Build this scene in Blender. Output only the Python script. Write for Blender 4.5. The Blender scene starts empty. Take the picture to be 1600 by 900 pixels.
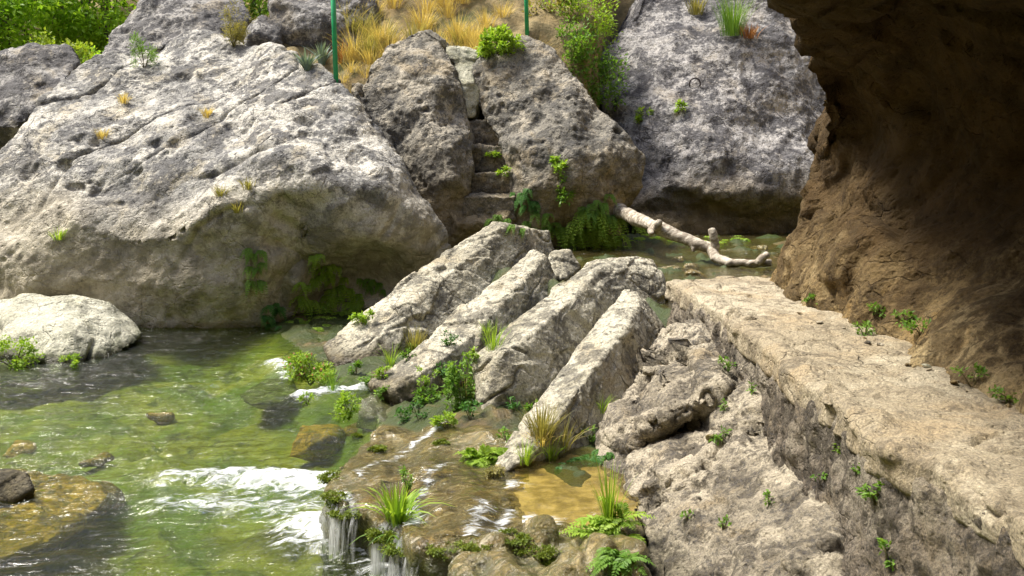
import bpy, bmesh, math, random
import numpy as np
from mathutils import Vector, Matrix, Euler
from mathutils.geometry import delaunay_2d_cdt

random.seed(7)
rng = np.random.default_rng(7)
S = bpy.context.scene
COL = S.collection
R = math.radians

# ------------------------------------------------------------------ camera, sky, sun, exposure
F = 1500.0; HZ = 225.0                      # focal length in photo pixels, row of the horizon
CAMZ = 3.2
PITCH = math.atan(HZ / F)
cam = bpy.data.cameras.new('camera'); camo = bpy.data.objects.new('camera', cam); COL.objects.link(camo)
cam.sensor_width = 36; cam.lens = 36 * F / 1600; cam.clip_end = 1000; cam.clip_start = 0.05
camo.location = (0, 0, CAMZ); camo.rotation_euler = (math.pi / 2 - PITCH, 0, 0)
S.camera = camo
SUN_DIR = Vector((-0.46, 0.10, 0.88)).normalized()          # towards the sun
w = bpy.data.worlds.new('World'); S.world = w; w.use_nodes = True
sky = w.node_tree.nodes.new('ShaderNodeTexSky'); sky.sky_type = 'NISHITA'; sky.sun_disc = False
sky.sun_elevation = math.asin(SUN_DIR.z); sky.sun_rotation = math.atan2(SUN_DIR.x, SUN_DIR.y)
sky.dust_density = 3.0; sky.air_density = 0.8; sky.ozone_density = 0.6
bg = w.node_tree.nodes['Background']; bg.inputs[1].default_value = 0.125
w.node_tree.links.new(sky.outputs[0], bg.inputs[0])
sl = bpy.data.lights.new('sun', 'SUN'); slo = bpy.data.objects.new('sun', sl); COL.objects.link(slo)
sl.energy = 3.2; sl.angle = R(16.0); sl.color = (1.0, 0.95, 0.85)
slo.rotation_euler = (-SUN_DIR).to_track_quat('-Z', 'Y').to_euler(); slo.location = (0, 0, 40)
S.view_settings.view_transform = 'Standard'; S.view_settings.look = 'None'
S.view_settings.exposure = 1.33; S.view_settings.gamma = 1.0; S.view_settings.use_curve_mapping = False
S.render.engine = 'CYCLES'
S.cycles.use_denoising = True
S.cycles.max_bounces = 8; S.cycles.transparent_max_bounces = 24; S.cycles.diffuse_bounces = 3
S.cycles.glossy_bounces = 3; S.cycles.caustics_reflective = False; S.cycles.caustics_refractive = False

# ------------------------------------------------------------------ pixel -> world helpers
_cp, _sp = math.cos(PITCH), math.sin(PITCH)
def ray(px, py):
    u = (px - 800) / F; v = (450 - py) / F
    return Vector((u, _cp + v * _sp, -_sp + v * _cp))
def P(px, py, D):
    d = ray(px, py); t = D / d.y
    return Vector((d.x * t, D, CAMZ + d.z * t))
def PZ(px, py, z):
    d = ray(px, py); t = (z - CAMZ) / d.z
    return Vector((d.x * t, d.y * t, z))
def hit(px, py, D=20.0):
    dg = bpy.context.evaluated_depsgraph_get()
    ok, loc, nor, _, ob, _ = S.ray_cast(dg, Vector((0, 0, CAMZ)), ray(px, py).normalized())
    if ok: return loc, nor
    return P(px, py, D), Vector((0, 0, 1))

# ------------------------------------------------------------------ noise
def _h(ix, iy, iz, seed):
    n = (ix * 374761393 + iy * 668265263 + iz * 2147483647 + seed * 1274126177) & 0xffffffff
    n = ((n ^ (n >> 13)) * 1274126177) & 0xffffffff
    n = ((n ^ (n >> 15)) * 2246822519) & 0xffffffff
    return (n ^ (n >> 16)) & 0xffffffff
_G = rng.normal(size=(256, 3)); _G /= np.linalg.norm(_G, axis=1)[:, None]
def perlin(p, seed=0):
    i = np.floor(p).astype(np.int64); f = p - i
    u = f * f * f * (f * (f * 6 - 15) + 10)
    r = 0
    for dx in (0, 1):
        wx = u[:, 0] if dx else 1 - u[:, 0]
        for dy in (0, 1):
            wy = u[:, 1] if dy else 1 - u[:, 1]
            for dz in (0, 1):
                wz = u[:, 2] if dz else 1 - u[:, 2]
                g = _G[_h(i[:, 0] + dx, i[:, 1] + dy, i[:, 2] + dz, seed) & 255]
                r = r + wx * wy * wz * (g[:, 0] * (f[:, 0] - dx) + g[:, 1] * (f[:, 1] - dy) + g[:, 2] * (f[:, 2] - dz))
    return r * 1.5
def fbm(p, o=5, gain=0.5, seed=0):
    r = 0; a = 1
    for k in range(o):
        r = r + a * perlin(p, seed + k); p = p * 2.03 + 3.1; a *= gain
    return r
def ridged(p, o=4, gain=0.5, seed=0):
    r = 0; a = 1
    for k in range(o):
        r = r + a * (1 - 2 * np.abs(perlin(p, seed + k))); p = p * 2.05 + 1.7; a *= gain
    return r
def worley(p, seed=0):
    i = np.floor(p).astype(np.int64); best = np.full(len(p), 9.0); second = best.copy()
    bid = np.zeros(len(p), np.int64); bv = np.zeros_like(p)
    for dx in (-1, 0, 1):
        for dy in (-1, 0, 1):
            for dz in (-1, 0, 1):
                c = i + (dx, dy, dz); h = _h(c[:, 0], c[:, 1], c[:, 2], seed)
                q = c + np.stack(((h & 1023) / 1023., ((h >> 10) & 1023) / 1023., ((h >> 20) & 1023) / 1023.), 1)
                v = p - q; d = np.einsum('ij,ij->i', v, v)
                m = d < best
                second = np.where(m, best, np.minimum(second, d))
                best = np.where(m, d, best); bid = np.where(m, h, bid); bv[m] = v[m]
    return np.sqrt(best), np.sqrt(second), bid, bv
def warp(p, amt, sc, seed=50):
    return p + amt * np.stack([fbm(p * sc, 2, seed=seed + k * 7) for k in range(3)], 1)
def sstep(a, b, x):
    t = np.clip((x - a) / (b - a), 0, 1); return t * t * (3 - 2 * t)

# ------------------------------------------------------------------ mesh helpers
def mesh_np(name, v, faces=None, quads=None, tris=None, smooth=True):
    me = bpy.data.meshes.new(name)
    v = np.asarray(v, np.float32)
    if faces is not None:
        me.from_pydata(v.tolist(), [], faces)
    else:
        me.vertices.add(len(v)); me.vertices.foreach_set('co', v.ravel())
        parts = []; starts = []; n = 0
        if quads is not None and len(quads):
            q = np.asarray(quads, np.int32); parts.append(q.ravel()); starts.append(n + 4 * np.arange(len(q))); n += q.size
        if tris is not None and len(tris):
            t = np.asarray(tris, np.int32); parts.append(t.ravel()); starts.append(n + 3 * np.arange(len(t))); n += t.size
        li = np.concatenate(parts); st = np.concatenate(starts)
        me.loops.add(len(li)); me.loops.foreach_set('vertex_index', li)
        me.polygons.add(len(st)); me.polygons.foreach_set('loop_start', st.astype(np.int32))
        me.update(calc_edges=True)
    me.validate()
    me.polygons.foreach_set('use_smooth', np.full(len(me.polygons), smooth))
    me.update()
    return me
def link(name, me, mat, parent=None, origin=None):
    o = bpy.data.objects.new(name, me); COL.objects.link(o)
    if mat is not None: me.materials.clear(); me.materials.append(mat)
    if parent is not None: o.parent = parent
    if origin is not None:
        ov = Vector(origin); me.transform(Matrix.Translation(-ov)); me.update()
        o.location = ov if parent is None else ov - parent.location
    return o
def tag(o, label=None, cat=None, group=None, kind=None):
    if label: o['label'] = label
    if cat: o['category'] = cat
    if group: o['group'] = group
    if kind: o['kind'] = kind
    return o
def co_of(me):
    a = np.empty(len(me.vertices) * 3, np.float32); me.vertices.foreach_get('co', a); return a.reshape(-1, 3).astype(np.float64)
def no_of(me):
    a = np.empty(len(me.vertices) * 3, np.float32); me.vertices.foreach_get('normal', a); return a.reshape(-1, 3).astype(np.float64)
def attr(me, name, val):
    a = me.attributes.new(name, 'FLOAT', 'POINT'); a.data.foreach_set('value', np.asarray(val, np.float32))

# ------------------------------------------------------------------ rock builder
def piece_hull(bm, pts):
    vs = [bm.verts.new(p) for p in pts]
    r = bmesh.ops.convex_hull(bm, input=vs)
    junk = [g for g in r['geom_interior'] if isinstance(g, bmesh.types.BMVert)] + [g for g in r['geom_unused'] if isinstance(g, bmesh.types.BMVert)]
    if junk: bmesh.ops.delete(bm, geom=list(set(junk)), context='VERTS')
def piece_relief(bm, outline, inner, thick, drop=0.0):
    """front surface through control points (px,py,D); real thickness behind it"""
    allp = outline + inner
    n = len(outline)
    vc, ve, vf, ov, oe, of = delaunay_2d_cdt([Vector((a[0], a[1])) for a in allp], [(i, (i + 1) % n) for i in range(n)], [], 1, 1e-4)
    wp = []
    for k, src in enumerate(ov):
        D = allp[src[0]][2] if src else 18.0
        wp.append(P(vc[k][0], vc[k][1], D))
    bv = [bm.verts.new(p) for p in wp]
    for f in vf:
        try: bm.faces.new([bv[i] for i in f])
        except ValueError: pass
    idx = {s: k for k, src in enumerate(ov) for s in src}
    ring = [bv[idx[i]] for i in range(n)]
    c = sum((v.co for v in ring), Vector()) / n
    prev = ring
    for sc, dy in ((0.92, 0.45), (0.72, 0.85), (0.35, 1.0)):
        nr = [bm.verts.new(Vector((c.x + (v.co.x - c.x) * sc, c.y + (v.co.y - c.y) * sc + thick * dy, c.z + (v.co.z - c.z) * sc - drop * dy))) for v in ring]
        for i in range(n):
            bm.faces.new([prev[i], prev[(i + 1) % n], nr[(i + 1) % n], nr[i]])
        prev = nr
    bm.faces.new(prev)
def basis(d):
    d = Vector(d).normalized(); a = d.orthogonal().normalized(); b = d.cross(a)
    return np.array([d, a, b])
def displace(me, layers):
    for L in layers:
        kind, sc, amp = L[0], L[1], L[2]; o = L[3] if len(L) > 3 else {}
        p = co_of(me); n = no_of(me); seed = o.get('seed', 0)
        if 'dir' in o: q = (p @ basis(o['dir']).T) * np.array(o.get('stretch', (0.25, 1, 1)))
        else: q = p
        q = warp(q, o['warp'], sc * 0.7, seed + 90) if 'warp' in o else q
        q = q * sc
        if kind == 'fbm': d = fbm(q, o.get('o', 5), o.get('gain', 0.5), seed)
        elif kind == 'ridge': d = ridged(q, o.get('o', 4), 0.5, seed) * 0.5
        elif kind == 'crack':
            d = -np.exp(-(perlin(q, seed) / o.get('w', 0.06)) ** 2) * sstep(-0.1, 0.3, perlin(q * 0.45 + 9, seed + 3))
        elif kind == 'chisel':
            f1, f2, h, v = worley(q, seed)
            g = np.stack((((h >> 3) & 255) / 255. - .5, ((h >> 11) & 255) / 255. - .5, ((h >> 19) & 255) / 255. - .5), 1)
            d = np.einsum('ij,ij->i', g, v) * 1.6 + (((h >> 5) & 63) / 63. - .5) * o.get('step', 0.5)
            d = d * sstep(0.0, o.get('edge', 0.12), f2 - f1) - o.get('gap', 0.0) * (1 - sstep(0.0, 0.1, f2 - f1))
        elif kind == 'pits':
            f1, f2, h, v = worley(q, seed)
            d = -sstep(o.get('r', 0.42), 0.05, f1) * (((h >> 7) & 255) / 255. > o.get('keep', 0.5)) * sstep(-.15, .25, perlin(q * 0.23, seed + 5))
        elif kind == 'lump':
            f1, f2, h, v = worley(q, seed); d = 0.6 - f1
        elif kind == 'fat': d = np.ones(len(p))
        elif kind == 'terrace':
            t = fbm(q, 3, 0.5, seed) * 3; fl = np.floor(t); fr = t - fl
            d = (fl + sstep(0.55, 1.0, fr)) / 3
        if 'zlo' in o: d = d * sstep(o['zlo'], o['zhi'], p[:, 2])
        p = p + n * (amp * d)[:, None]
        me.vertices.foreach_set('co', p.astype(np.float32).ravel()); me.update()
def rock(name, build, voxel, layers, mat, label=None, cat='boulder', group=None, kind=None, smooth=4, parent=None):
    bm = bmesh.new(); build(bm)
    bmesh.ops.recalc_face_normals(bm, faces=bm.faces)
    me0 = bpy.data.meshes.new('tmp'); bm.to_mesh(me0); bm.free()
    o = bpy.data.objects.new('tmp', me0); COL.objects.link(o)
    m = o.modifiers.new('r', 'REMESH'); m.mode = 'VOXEL'; m.voxel_size = voxel
    if smooth:
        s_ = o.modifiers.new('s', 'SMOOTH'); s_.factor = 0.5; s_.iterations = smooth
    dg = bpy.context.evaluated_depsgraph_get()
    me = bpy.data.meshes.new_from_object(o.evaluated_get(dg)); me.name = name
    bpy.data.objects.remove(o); bpy.data.meshes.remove(me0)
    displace(me, layers)
    me.polygons.foreach_set('use_smooth', np.full(len(me.polygons), True))
    c = co_of(me); base = ((c[:, 0].min() + c[:, 0].max()) / 2, (c[:, 1].min() + c[:, 1].max()) / 2, c[:, 2].min())
    ob = link(name, me, mat, parent, base)
    tag(ob, label, cat if label else None, group, kind)
    bpy.context.view_layer.update()
    return ob
def hullpx(*pts):
    return lambda bm: piece_hull(bm, [P(*p) for p in pts])

# ------------------------------------------------------------------ materials
class NT:
    def __init__(s, name):
        s.m = bpy.data.materials.new(name); s.m.use_nodes = True
        s.t = s.m.node_tree; s.t.nodes.clear(); s.out = s.n('OutputMaterial')
    def n(s, typ, **kw):
        nd = s.t.nodes.new('ShaderNode' + typ)
        for k, v in kw.items():
            if k.startswith('i_'):
                key = k[2:]; key = int(key) if key.isdigit() else key.replace('_', ' ')
                s.set(nd.inputs[key], v)
            else: setattr(nd, k, v)
        return nd
    def set(s, sock, v):
        if isinstance(v, bpy.types.NodeSocket): s.t.links.new(v, sock)
        elif isinstance(v, tuple) and len(v) == 3 and sock.type == 'RGBA': sock.default_value = (*v, 1)
        else: sock.default_value = v
    def pos(s): return s.n('NewGeometry').outputs['Position']
    def noise(s, v, sc, det=4, rough=0.55, dist=0.0):
        return s.n('TexNoise', i_Vector=v, i_Scale=sc, i_Detail=det, i_Roughness=rough, i_Distortion=dist).outputs[0]
    def voro(s, v, sc, feature='F1', out=0):
        return s.n('TexVoronoi', feature=feature, i_Vector=v, i_Scale=sc).outputs[out]
    def ramp(s, v, a, b, lo=0.0, hi=1.0):
        return s.n('MapRange', interpolation_type='SMOOTHSTEP', i_0=v, i_1=a, i_2=b, i_3=lo, i_4=hi).outputs[0]
    def math(s, op, a, b=0.0, clamp=False):
        return s.n('Math', operation=op, use_clamp=clamp, i_0=a, i_1=b).outputs[0]
    def mix(s, f, a, b, mode='MIX'):
        nd = s.n('Mix', data_type='RGBA', blend_type=mode)
        s.set(nd.inputs[0], f); s.set(nd.inputs[6], a); s.set(nd.inputs[7], b); return nd.outputs[2]
    def scale(s, v, f):
        nd = s.n('VectorMath', operation='MULTIPLY'); s.set(nd.inputs[0], v); nd.inputs[1].default_value = f; return nd.outputs[0]
    def rot(s, v, e):
        nd = s.n('VectorRotate', rotation_type='EULER_XYZ'); s.set(nd.inputs[0], v); nd.inputs['Rotation'].default_value = e; return nd.outputs[0]
    def sep(s, v): return s.n('SeparateXYZ', i_0=v).outputs
    def bump(s, h, strength, dist, normal=None):
        nd = s.n('Bump', i_Strength=strength, i_Distance=dist, i_Height=h)
        if normal is not None: s.set(nd.inputs['Normal'], normal)
        return nd.outputs[0]
    def attr(s, name): return s.n('Attribute', attribute_name=name).outputs['Fac']
    def done(s, sh): s.t.links.new(sh, s.out.inputs[0]); return s.m

def rock_mat(name, light, mid, dark, warm, lich=0.5, lichen=(0.055, 0.055, 0.06), warm_amt=0.5, moss=None, rough=0.9,
             dark_bias=0.0, bump=1.0, off=(0, 0, 0), streak=None, wet=None, fine=1.0, tone=None, pale=0.35, crack=0.6, chip=0.25, coat=0.0, flow=False):
    T = NT(name)
    p0 = T.pos(); z = T.sep(p0)[2]
    p = T.n('VectorMath', operation='ADD', i_0=p0, i_1=off).outputs[0]
    n1 = T.noise(p, 0.55, 4, 0.5); n2 = T.noise(p, 2.3 * fine, 9, 0.66, 0.4); n3 = T.noise(p, 9 * fine, 8, 0.7, 0.2); n4 = T.noise(p, 42 * fine, 5, 0.7)
    nw = T.noise(p, 1.1, 6, 0.6, 0.8)
    a = T.math('ADD', n2, T.math('MULTIPLY', T.math('SUBTRACT', n1, 0.5), 0.9))
    c = T.mix(T.ramp(a, 0.40 - dark_bias, 0.60 - dark_bias), light, mid)
    c = T.mix(T.math('MULTIPLY', T.ramp(nw, 0.50, 0.66), warm_amt), c, warm)
    # pale chipped blotches
    c = T.mix(T.math('MULTIPLY', T.ramp(n3, 0.55, 0.61), pale), c, tuple(min(1, x * 1.35) for x in light))
    # dark lichen in irregular patches with a grainy edge
    lm = T.math('ADD', T.math('MULTIPLY', n3, 0.55), T.math('MULTIPLY', T.noise(p, 1.6 * fine, 7, 0.62, 0.6), 0.6))
    lm = T.math('ADD', lm, T.math('MULTIPLY', n4, 0.18))
    l0 = 0.765 - 0.15 * lich
    c = T.mix(T.math('MULTIPLY', T.ramp(lm, l0 - 0.035, l0 + 0.02), min(1, 0.62 + lich * 0.4)), c, dark)
    ls = T.math('ADD', T.math('MULTIPLY', T.noise(p, 19 * fine, 6, 0.75), 0.7), T.math('MULTIPLY', n2, 0.35))
    c = T.mix(T.math('MULTIPLY', T.ramp(ls, 0.555, 0.595), 0.85 * lich + .12), c, lichen)
    if streak:
        amt, col = streak
        sv = T.noise(T.scale(p, (2.2, 2.2, 0.22)), 1.0, 6, 0.6, 0.6)
        c = T.mix(T.math('MULTIPLY', T.ramp(sv, 0.52, 0.64), amt), c, col)
    # fine value variation
    c = T.mix(0.55, c, T.n('CombineColor', i_0=T.ramp(n4, .3, .7, .3, 1.6), i_1=T.ramp(n4, .3, .7, .3, 1.57), i_2=T.ramp(n4, .3, .7, .3, 1.52)).outputs[0], 'MULTIPLY')
    if flow:
        fv = T.noise(T.scale(T.rot(p, (0, 0, R(-38))), (.8, 5.5, 2.5)), 1.6, 7, .62, .7)
        c = T.mix(T.ramp(fv, .40, .58), c, T.mix(T.ramp(n3, .4, .6), (.085, .08, .016), (.17, .13, .03)))
        c = T.mix(T.math('MULTIPLY', T.ramp(T.noise(T.scale(T.rot(p, (0, 0, R(-38))), (1, 6, 3)), 2.4, 6, .65, .5), .56, .64), .8), c, (.56, .49, .34))  # olive and pale streaks paint a wet sheen into the rock colour
    rgh = rough
    wv = T.n('Mix', data_type='VECTOR'); T.set(wv.inputs[0], .22); T.set(wv.inputs[4], p); T.set(wv.inputs[5], T.n('TexNoise', i_Vector=p, i_Scale=2.6, i_Detail=4).outputs[1])
    pw = T.scale(T.rot(wv.outputs[1], (R(20), R(-35), R(25))), (.55, 1, 1.25))
    ck = T.n('TexVoronoi', feature='DISTANCE_TO_EDGE', i_Vector=pw, i_Scale=3.2 * fine).outputs[0]
    ckm = T.math('MULTIPLY', T.ramp(ck, .035, .0), T.ramp(T.noise(p, 1.3, 3), .46, .62))
    c = T.mix(T.math('MULTIPLY', ckm, min(1, .8 * crack)), c, tuple(x * .6 for x in dark))
    cell = T.n('TexVoronoi', feature='F1', i_Vector=pw, i_Scale=8 * fine); cellv = T.sep(cell.outputs['Color'])[0]
    if moss:
        z0, z1, amt, mcol = moss
        zz = T.math('ADD', z, T.math('MULTIPLY', T.math('SUBTRACT', n2, 0.5), 1.2 * (z1 - z0) + .3))
        c = T.mix(T.math('MULTIPLY', T.ramp(zz, z1, z0), amt), c, T.mix(T.ramp(n3, .4, .6), mcol, tuple(x * .45 for x in mcol)))
    if tone:   # a differently coloured zone of the rock; on the cave, painted shade, (z_low, z_high, colour, amount)
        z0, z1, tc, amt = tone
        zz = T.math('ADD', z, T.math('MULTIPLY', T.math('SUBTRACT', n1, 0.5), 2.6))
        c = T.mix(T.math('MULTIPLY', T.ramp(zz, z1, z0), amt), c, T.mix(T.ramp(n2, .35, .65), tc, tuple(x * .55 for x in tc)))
    h = T.math('ADD', T.math('MULTIPLY', n3, 0.6), T.math('MULTIPLY', n4, 0.22))
    vp = T.voro(p, 13 * fine); h = T.math('ADD', h, T.math('MULTIPLY', T.ramp(vp, 0.05, 0.4), 0.25)); h = T.math('ADD', h, T.math('MULTIPLY', cellv, chip)); h = T.math('SUBTRACT', h, T.math('MULTIPLY', ckm, .5 * crack))
    b1 = T.bump(n2, 0.55 * bump, 0.25); b = T.bump(h, 0.75 * bump, 0.09, b1)
    bs = T.n('BsdfPrincipled', i_Base_Color=c, i_Roughness=rgh, i_Normal=b)
    bs.inputs['Specular IOR Level'].default_value = 0.25
    if coat:
        bs.inputs['Coat Weight'].default_value = coat; bs.inputs['Coat Roughness'].default_value = .1
        T.set(bs.inputs['Coat Normal'], T.bump(T.noise(p, 16, 3, .5, .5), .5, .02, b1))
    if wet:
        z0, z1 = wet
        wn = T.math('MULTIPLY', T.ramp(T.math('ADD', z, T.math('MULTIPLY', T.math('SUBTRACT', n2, .5), .4)), z1, z0), 1.0)
        T.set(bs.inputs['Roughness'], T.math('SUBTRACT', rough, T.math('MULTIPLY', wn, rough - .25)))
        T.set(bs.inputs['Specular IOR Level'], T.math('ADD', .25, T.math('MULTIPLY', wn, .35)))
        c2 = T.mix(wn, c, T.mix(1.0, c, (0.42, 0.36, 0.26), 'MULTIPLY')); T.set(bs.inputs['Base Color'], c2)
    return T.done(bs.outputs[0])

def leaf_mat(name, c1, c2, c3=None, trans=0.45, rough=0.5):
    T = NT(name); t = T.attr('tint')
    c = T.mix(t, c1, c2)
    if c3: c = T.mix(T.ramp(T.attr('tint2'), .72, .8), c, c3)
    d = T.n('BsdfPrincipled', i_Base_Color=c, i_Roughness=rough); d.inputs['Specular IOR Level'].default_value = 0.3
    tr = T.n('BsdfTranslucent', i_Color=T.mix(1.0, c, (1.3, 1.25, .6), 'MULTIPLY'))
    return T.done(T.n('MixShader', i_0=trans, i_1=d.outputs[0], i_2=tr.outputs[0]).outputs[0])
def plain(name, col, rough=0.6, metal=0.0, var=0.25, sc=20, bump=0.0):
    T = NT(name); n = T.noise(T.pos(), sc, 6, .6)
    c = T.mix(T.ramp(n, .3, .7), tuple(x * (1 - var) for x in col), tuple(x * (1 + var) for x in col))
    bs = T.n('BsdfPrincipled', i_Base_Color=c, i_Roughness=rough, i_Metallic=metal)
    if bump: T.set(bs.inputs['Normal'], T.bump(n, bump, .02))
    return T.done(bs.outputs[0])

M = {}
M['big'] = rock_mat('limestone_grey', (.56, .54, .48), (.30, .295, .275), (.10, .10, .102), (.48, .41, .27), lich=.54, warm_amt=.45,
                    tone=(1.0, 2.9, (.50, .44, .31), .7), moss=(-.2, .25, .85, (.035, .05, .018)), wet=(.02, .16))
M['small'] = rock_mat('limestone_pale', (.52, .51, .41), (.38, .375, .29), (.18, .18, .145), (.42, .39, .23), lich=.2, warm_amt=.4,
                      moss=(.0, .28, .9, (.06, .075, .02)), off=(5, 2, 1), wet=(.02, .14))
M['split'] = rock_mat('limestone_brown', (.40, .365, .295), (.23, .215, .18), (.085, .082, .074), (.36, .28, .16), lich=.56, warm_amt=.45, dark_bias=.05,
                      tone=(1.3, 3.4, (.38, .285, .145), .7), off=(11, 3, 2), moss=(1.1, 1.7, .6, (.03, .05, .015)))
M['rear'] = rock_mat('limestone_violet', (.38, .365, .35), (.205, .20, .20), (.07, .068, .074), (.37, .30, .19), lich=.54, pale=.12, warm_amt=.3, off=(21, 3, 7),
                     streak=(.85, (.062, .06, .066)), tone=(1.5, 2.9, (.20, .15, .075), .85))
M['far'] = rock_mat('limestone_far', (.34, .33, .31), (.20, .195, .19), (.085, .083, .085), (.34, .27, .15), lich=.66, warm_amt=.35, off=(31, 9, 4))
M['slab'] = rock_mat('slab_limestone', (.53, .50, .395), (.35, .325, .245), (.12, .112, .09), (.40, .32, .19), lich=.42, warm_amt=.45, off=(3, 17, 4),
                     moss=(.12, .42, .8, (.09, .065, .018)), crack=.7, chip=.45, wet=(.02, .2))
M['near'] = rock_mat('near_limestone', (.45, .40, .305), (.26, .228, .17), (.09, .078, .06), (.32, .24, .125), lich=.52, warm_amt=.5, off=(8, 27, 4), fine=1.5,
                     moss=(.1, .5, .7, (.05, .045, .018)), crack=.15, chip=.6)
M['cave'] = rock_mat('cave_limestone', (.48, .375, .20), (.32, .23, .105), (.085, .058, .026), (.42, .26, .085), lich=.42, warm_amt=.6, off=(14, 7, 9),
                     lichen=(.07, .05, .03), streak=(.7, (.10, .065, .026)), tone=(3.0, 1.75, (.10, .06, .021), .95), bump=1.6, chip=.5)  # tone paints the overhang's shade into the upper wall and ceiling colour
M['wall'] = rock_mat('mortar_rubble', (.38, .335, .26), (.25, .21, .16), (.085, .072, .055), (.32, .25, .14), lich=.5, warm_amt=.4, off=(2, 7, 19), fine=1.8, bump=1.4)
M['path'] = rock_mat('worn_cement', (.46, .405, .295), (.36, .305, .21), (.17, .14, .095), (.42, .315, .18), lich=.24, warm_amt=.5, off=(4, 4, 4), fine=1.7, bump=.9, pale=.2, crack=.7, chip=.05)
M['shelf'] = rock_mat('travertine_wet', (.44, .35, .16), (.25, .185, .055), (.07, .055, .016), (.30, .18, .025), lich=.36, warm_amt=.7, off=(44, 2, 1), rough=.24, fine=1.7,
                      moss=(.22, .50, .9, (.07, .08, .012)), coat=1.0, flow=True, lichen=(.06, .055, .02), crack=.2, chip=.0)
M['sunk'] = rock_mat('sunken_rock', (.44, .23, .06), (.27, .14, .03), (.09, .05, .015), (.20, .12, .03), lich=.45, warm_amt=.6, off=(4, 42, 1), rough=.5)

# ------------------------------------------------------------------ ground: one sheet, river bed, weir ramp and hillside
def smin01(a, b, x): return sstep(a, b, x)
def ground_z(x, y):
    s = (x + 2.7) * .89 + (y - 13.9) * .46; t = (x + 2.7) * .46 - (y - 13.9) * .89
    zf = .02 + .33 * sstep(2.5, 5.0, t)
    p = np.stack((x, y, np.zeros_like(x)), 1)
    bed = -.62 + .22 * fbm(p * .55, 4, seed=3) + .10 * ridged(p * 1.7, 3, seed=5)
    z = bed + (zf - bed) * sstep(-1.3, .1, s)
    z = z + (1.22 - zf) * np.clip((s - .1) / 2.9, 0, 1) ** 5.0
    up = 1.02 + .14 * fbm(p * 1.3, 4, seed=8)
    z = np.where(s > 2.6, z + (up - z) * sstep(2.6, 3.5, s), z)
    rough = sstep(-.5, .3, s) * (1 - sstep(24, 30, y))
    z = z + rough * (.10 * fbm(p * 2.1, 5, seed=11) + .05 * ridged(p * 4, 3, seed=15))
    z = z - .5 * sstep(.55, 1.0, x) * sstep(8.4, 7.6, y)
    # banks and hills, then unseen rises added against sky light
    k = sstep(-5, -8, x)
    right = 4.2 + .85 * (y - 21.2) - 1.5 * sstep(1.6, 3.0, x); left = 2.4 + .22 * (y - 20) + .5 * np.maximum(0, y - 33)
    hill = right * (1 - k) + left * k
    y0 = 19.6 + 1.6 * sstep(-.6, .8, x) + 4.6 * sstep(1.6, 3.0, x)
    f = sstep(0, 2.2, y - y0)
    hill = np.minimum(hill, 10 + .5 * (y - 20) + 0 * x)
    hz = hill + .5 * fbm(p * .4, 4, seed=21) + .18 * fbm(p * 1.7, 3, seed=22)
    z = z + (hz - z) * f
    z = z + np.clip((-x - 13.5 - 16 * sstep(13, 20, y)) * 1.3, 0, 20) + np.maximum(0, x - 8) * .9 + np.clip((-y - 8) * 1.3, 0, 20)  # left wall and rise behind the camera: unseen, added to darken the cave
    return z
def axis(segs):
    out = []
    for a, b, st in segs: out += list(np.arange(a, b, st))
    return np.array(out + [segs[-1][1]])
gx = axis([(-160, -40, 10), (-40, -14, 1.0), (-14, -7, .16), (-7, 5, .06), (5, 12, .25), (12, 30, 1.5), (30, 160, 10)])
gy = axis([(-40, 0, 4), (0, 6, .4), (6, 15, .06), (15, 27, .12), (27, 45, .5), (45, 170, 8)])
X, Y = np.meshgrid(gx, gy); gv = np.stack((X.ravel(), Y.ravel(), ground_z(X.ravel(), Y.ravel())), 1)
def grid_quads(nx, ny):
    i = np.arange(nx - 1)[None, :] + nx * np.arange(ny - 1)[:, None]; i = i.ravel()
    return np.stack((i, i + 1, i + nx + 1, i + nx), 1)
def ground_mat():
    T = NT('ground_soil'); p = T.pos(); xyz = T.sep(p); z = xyz[2]; y = xyz[1]
    n1 = T.noise(p, .6, 6, .6, .5); n2 = T.noise(p, 3.0, 8, .65, .3); n3 = T.noise(p, 14, 8, .7)
    bed = T.mix(T.ramp(n1, .38, .62), (.095, .132, .028), (.25, .225, .05))
    bed = T.mix(T.ramp(n2, .52, .68), bed, (.04, .05, .018))
    bed = T.mix(T.ramp(n3, .58, .68), bed, (.30, .29, .12))
    bank = T.mix(T.ramp(n2, .40, .6), (.13, .09, .034), (.045, .036, .014))
    bank = T.mix(T.ramp(n3, .56, .68), bank, (.26, .19, .09))
    bank = T.mix(T.math('MULTIPLY', T.ramp(n1, .36, .50), .92), bank, (.035, .055, .012))
    c = T.mix(T.ramp(T.math('ADD', z, T.math('MULTIPLY', n2, .1)), -.12, .1), bed, bank)
    dry = T.mix(T.ramp(n2, .42, .62), (.27, .205, .10), (.16, .13, .065)); dry = T.mix(T.ramp(n1, .55, .7), dry, (.07, .09, .025))
    c = T.mix(T.ramp(y, 18.5, 20), c, dry) if False else T.mix(T.ramp(z, 1.5, 2.4), c, dry)
    b = T.bump(T.math('ADD', n2, T.math('MULTIPLY', n3, .4)), .8, .12)
    bs = T.n('BsdfPrincipled', i_Base_Color=c, i_Roughness=T.ramp(z, 1.0, 1.8, .35, .95), i_Normal=b)
    bs.inputs['Specular IOR Level'].default_value = .35
    return T.done(bs.outputs[0])
gme = mesh_np('ground', gv, quads=grid_quads(len(gx), len(gy)))
ground = tag(link('ground', gme, ground_mat()), kind='structure')

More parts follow.
